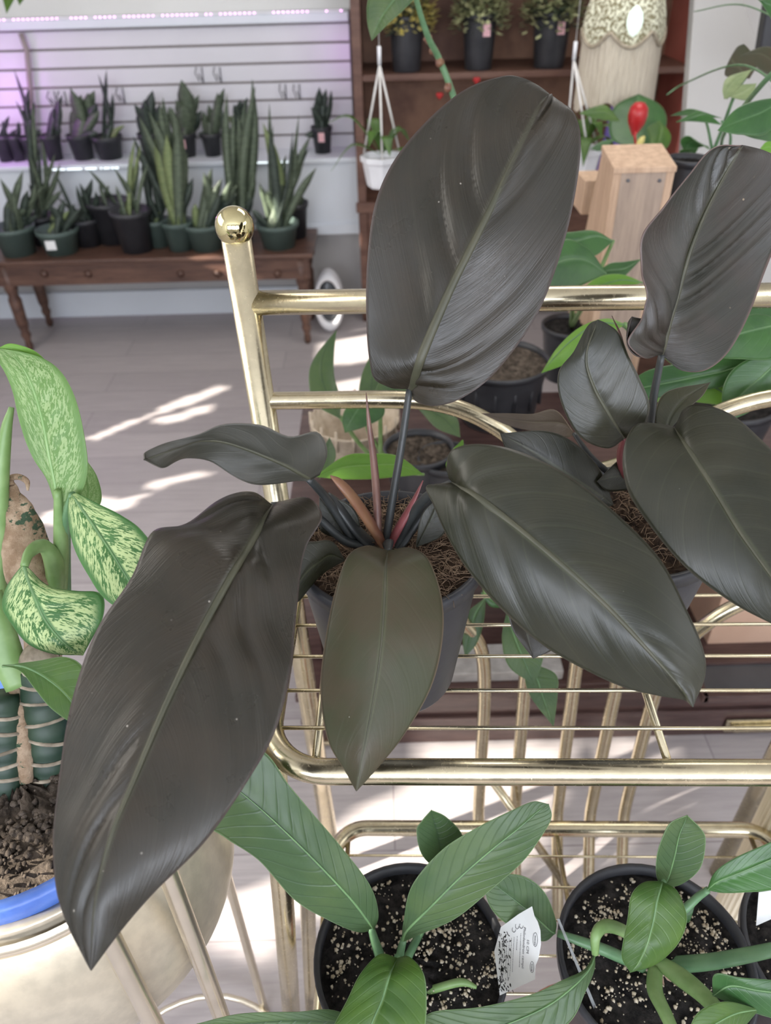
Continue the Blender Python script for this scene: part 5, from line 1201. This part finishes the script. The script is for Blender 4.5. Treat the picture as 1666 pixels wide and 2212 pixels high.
snake(452, 557, 496, 80, [(440,372,20),(458,362,18),(480,385,18),(498,390,18),(422,440,16,'snake_leaf_pale'),(470,400,18),(512,400,16)], 'bushy snake plant in green pot left of the brass ball', GP, None, tb, btop)
snake(520, 550, 492, 70, [(545,170,20),(530,220,20),(490,200,16),(550,360,16),(505,240,16)], 'tall snake plant directly behind the brass ball finial', BP, None, tb+.06, btop, lm='snake_leaf')
snake(606, 553, 495, 84, [(568,265,22,'snake_leaf_pale'),(582,222,10),(618,335,20),(640,300,12),(672,290,16),(684,362,16),(646,245,8),(660,330,18),(575,410,18),(560,395,14)], 'spread-leaved snake plant in green pot at the right end of the bench', GP, None, tb, btop)
snake(640, 535, 452, 62, [(650,420,14),(630,400,14)], 'black nursery pot behind the rightmost green pot of the bench', BP, None, tb+.14, btop)
snake(108, 548, 480, 60, [(60,330,10),(70,200,10),(135,410,12),(90,300,10),(120,330,10),(85,400,10)], 'black pot with tall thin stems, back left of the bench', BP, None, tb+.14, btop, name='potted_sprigs')
tl = .12
LP = 'small snake plants on the white ledge'
lab = ['small black pot in violet light at the far left of the white ledge','small black pot second from left on the white ledge','small black pot third from left on the white ledge','broad-bladed snake plant on ledge above the stickered pot','small dark snake plant on ledge left of the leaf cluster','dark snake plant on ledge behind the tall banded blades','pointed broad snake plant on ledge with pink pot label','green snake plant on ledge left of the brass ball','dark snake plant on ledge right of the pink-labelled pot','lone dark snake plant at the right end of the white ledge','snake plant with tall thin stems in black pot on the ledge']
led = [(15,342,308,36,[(5,260,10),(20,250,10)]),(42,342,308,30,[(40,262,10)]),(72,342,310,34,[(30,150,8),(75,220,12),(62,190,14)]),(182,340,305,50,[(152,190,26),(175,205,30),(205,195,26),(190,200,26),(165,230,26),(215,240,18)]),(120,342,306,40,[(128,215,14),(118,230,14),(135,205,12)]),
       (330,340,302,44,[(290,225,20),(312,215,20),(330,195,24),(345,225,20),(300,240,20)]),(405,340,302,48,[(392,172,34),(418,205,22),(430,205,20),(380,215,22),(365,230,20)]),(462,340,302,40,[(470,200,20),(485,190,18),(455,240,18),(450,225,16),(440,240,14)]),(520,338,295,40,[(505,225,18),(520,215,18),(535,210,16),(495,250,16,'snake_leaf_pale')]),(698,330,288,42,[(672,232,16),(690,188,18),(705,192,16),(716,195,10),(682,215,14)]),(240,342,308,60,[(212,160,8),(230,150,9),(245,260,12),(228,210,10),(270,270,10,'snake_leaf_pale'),(255,280,10,'snake_leaf_pale')])]
for l_, (px, pb_, pt_, wd, tips) in zip(lab, led):
    tt_, c_, r_ = snake(px, pb_, pt_, wd, tips, l_, BP, LP, tl, ledge_z, lm='snake_leaf' if px in (182, 405, 462) else 'snake_leaf_dark')
    if px in (405, 698): MB().box(c_+Vector((0, -r_*.95, -.04)), (.028, .004, .04)).build('price_label', M['pink_label'], tt_, smooth=False)
# hooks in the slats
for i, (px, py, lb_) in enumerate(((429,160,'left of the upper pair above the ledge plants'),(468,160,'right of the upper pair above the ledge plants'),(610,197,'left of the lower pair beside the brass ball'),(640,197,'right of the lower pair beside the brass ball'),(110,212,'nearest the violet light'),(132,212,'right of the one nearest the violet light'),(258,205,'behind the thin tall stems'))):
    p = on_wall(px, py-15, .23); o_ = wn
    h_ = MB().tube([p+wdir*-.012, p+wdir*-.012+o_*.04+Vector((0,0,-.02)), p+wdir*-.004+o_*.01+Vector((0,0,-.055)), p+wdir*.004+o_*.05+Vector((0,0,-.02)), p+wdir*.012+Vector((0,0,-.06))], .0022, 6)
    h_.tube([p+wdir*.014, p+wdir*.012+Vector((0,0,-.065))], .0022, 6)
    tag(h_.build('display_hook', M['black_wire']), 'black wire hook on the slatted wall, '+lb_, 'hook', 'wire hooks on the slatted wall')
# led strips
def strip(name, s0, s1, t, z, mat, n, label, seed):
    th = thing(name, W((s0+s1)/2, t, z), label, 'light strip'); rnd = random.Random(seed)
    wbox(MB(), s0, s1, t, t+.004, z-.004, z+.004).build('strip_band', M['white_plastic'], th, smooth=False)
    mb = MB()
    for i in range(n):
        if rnd.random() < .25: continue
        mb.blob(W(s0+(s1-s0)*(i+.5)/n, t-.003, z), .0032, 6, 4, 0)
    mb.build('led_bead', mat, th, kind='stuff')
strip('led_strip', -.9, sw_right-.02, .195, ztop+.004, M['pink_led'], 130, 'pink glowing bead light strip along the top of the slatted wall', 1)
strip('led_strip', s_of(on_wall(100,360,LT)), s_of(on_wall(260,360,LT)), LT-.026, ledge_z-.016, M['white_led'], 40, 'white bead light strip under the ledge at left', 2)
strip('led_strip', s_of(on_wall(480,350,LT)), s_of(on_wall(642,350,LT)), LT-.026, ledge_z-.010, M['white_led'], 34, 'white bead light strip under the ledge behind the brass ball', 3)
# violet grow light
gl = bpy.data.lights.new('grow_light', 'POINT'); gl.energy = 2.2; gl.color = (.75, .25, 1.0); gl.shadow_soft_size = .06
glo = bpy.data.objects.new('grow_light', gl); COL.objects.link(glo); glo.location = on_wall(-30, 230, -.02)
gl2 = gl.copy(); gl2.energy = .3; g2 = bpy.data.objects.new('grow_light', gl2); COL.objects.link(g2); g2.location = on_wall(745, 120, .1)
# stem column on the slatted wall, grey upright
o = MB().tube([on_wall(45, 72, .21), on_wall(58, 110, .2), on_wall(66, 200, .2), on_wall(72, 340, .2)], .012, 10).build('upright_pole', M['slat_groove'], None)
tag(o, 'grey upright pole against the slatted wall at left', 'pole')
# white round fan heater on the floor
hb = at_h(715, 712, 0)
ht = thing('floor_appliance', Vector((hb.x, hb.y, 0)), 'white oval-faced upright appliance on the floor right of the bench', 'appliance')
dd = depth_of(hb)/F; hw = 31*dd; hc = Vector((hb.x, hb.y, 0))
Hh = (on_wall(712, 588, (hb-Vector((wa.x, wa.y, 0))).dot(-wn)).z)
def ov(n, rx, rz, y, cz): return [Vector((hb.x+rx*math.cos(2*math.pi*i/n), y, cz+rz*math.sin(2*math.pi*i/n))) for i in range(n)]
n_ = 40; rings = [ov(n_, hw*.8, Hh*.44, hb.y+.10, Hh*.5), ov(n_, hw, Hh*.5, hb.y+.06, Hh*.5), ov(n_, hw, Hh*.5, hb.y-.02, Hh*.5), ov(n_, hw*.9, Hh*.46, hb.y-.04, Hh*.5), ov(n_, hw*.75, Hh*.38, hb.y-.035, Hh*.52), ov(n_, hw*.7, Hh*.36, hb.y-.0, Hh*.52)]
V = sum(rings, []); Fc = [(i*n_+k, i*n_+(k+1)%n_, (i+1)*n_+(k+1)%n_, (i+1)*n_+k) for i in range(5) for k in range(n_)]+[tuple(range(n_))]
mesh('housing', V, Fc, M['white_plastic'], ht); mesh('dark_face', ov(n_, hw*.72, Hh*.37, hb.y-.004, Hh*.52)+ov(n_, hw*.6, Hh*.3, hb.y-.02, Hh*.52), [(k, (k+1)%n_, (k+1)%n_+n_, k+n_) for k in range(n_)]+[tuple(range(n_, 2*n_))], M['dark_glass'], ht)
# overhanging leaves in the top left corner
tlp = thing('hanging_foliage', on_wall(30, -30, -.6), 'dark leaf tips hanging in the top left corner', 'plant')
for st in ([(30,-60),(22,-20,5,-20,38,-20),(14,30)], [(70,-60),(50,-15,35,-20,62,-20),(42,12)]):
    leaf_px(tlp, st, [2.6,2.6], M['deep_green_leaf'], None, nu=12, nv=6)
stem_px(tlp, [(30,-50,2.6,.006),(50,-80,2.6,.006),(60,-420,2.6,.006)], M['petiole_green'], 'stem')
# fluted pale column at lower right
fc = at_y(1600, 1900, .93)
fb = at_h(1545, 2075, 0)
fl_ = thing('fluted_column', Vector((fb.x, fb.y, 0)), 'pale fluted wooden column standing at the lower right behind the pots', 'column')
V = []; sg = 160; Hc = .62
for z_ in (0, Hc):
    for k in range(sg):
        a = 2*math.pi*k/sg; r = .042*(1+.035*math.cos(k*math.pi/2.5)); V.append(Vector((fb.x+r*math.cos(a), fb.y+r*math.sin(a), z_)))
mesh('fluted_shaft', V, [(k, (k+1)%sg, (k+1)%sg+sg, k+sg) for k in range(sg)]+[tuple(range(sg))[::-1], tuple(range(sg, 2*sg))], M['cedar'] if False else noisy('pale_wood', (.80,.71,.52), (.86,.78,.60), 4, .45), fl_, False)
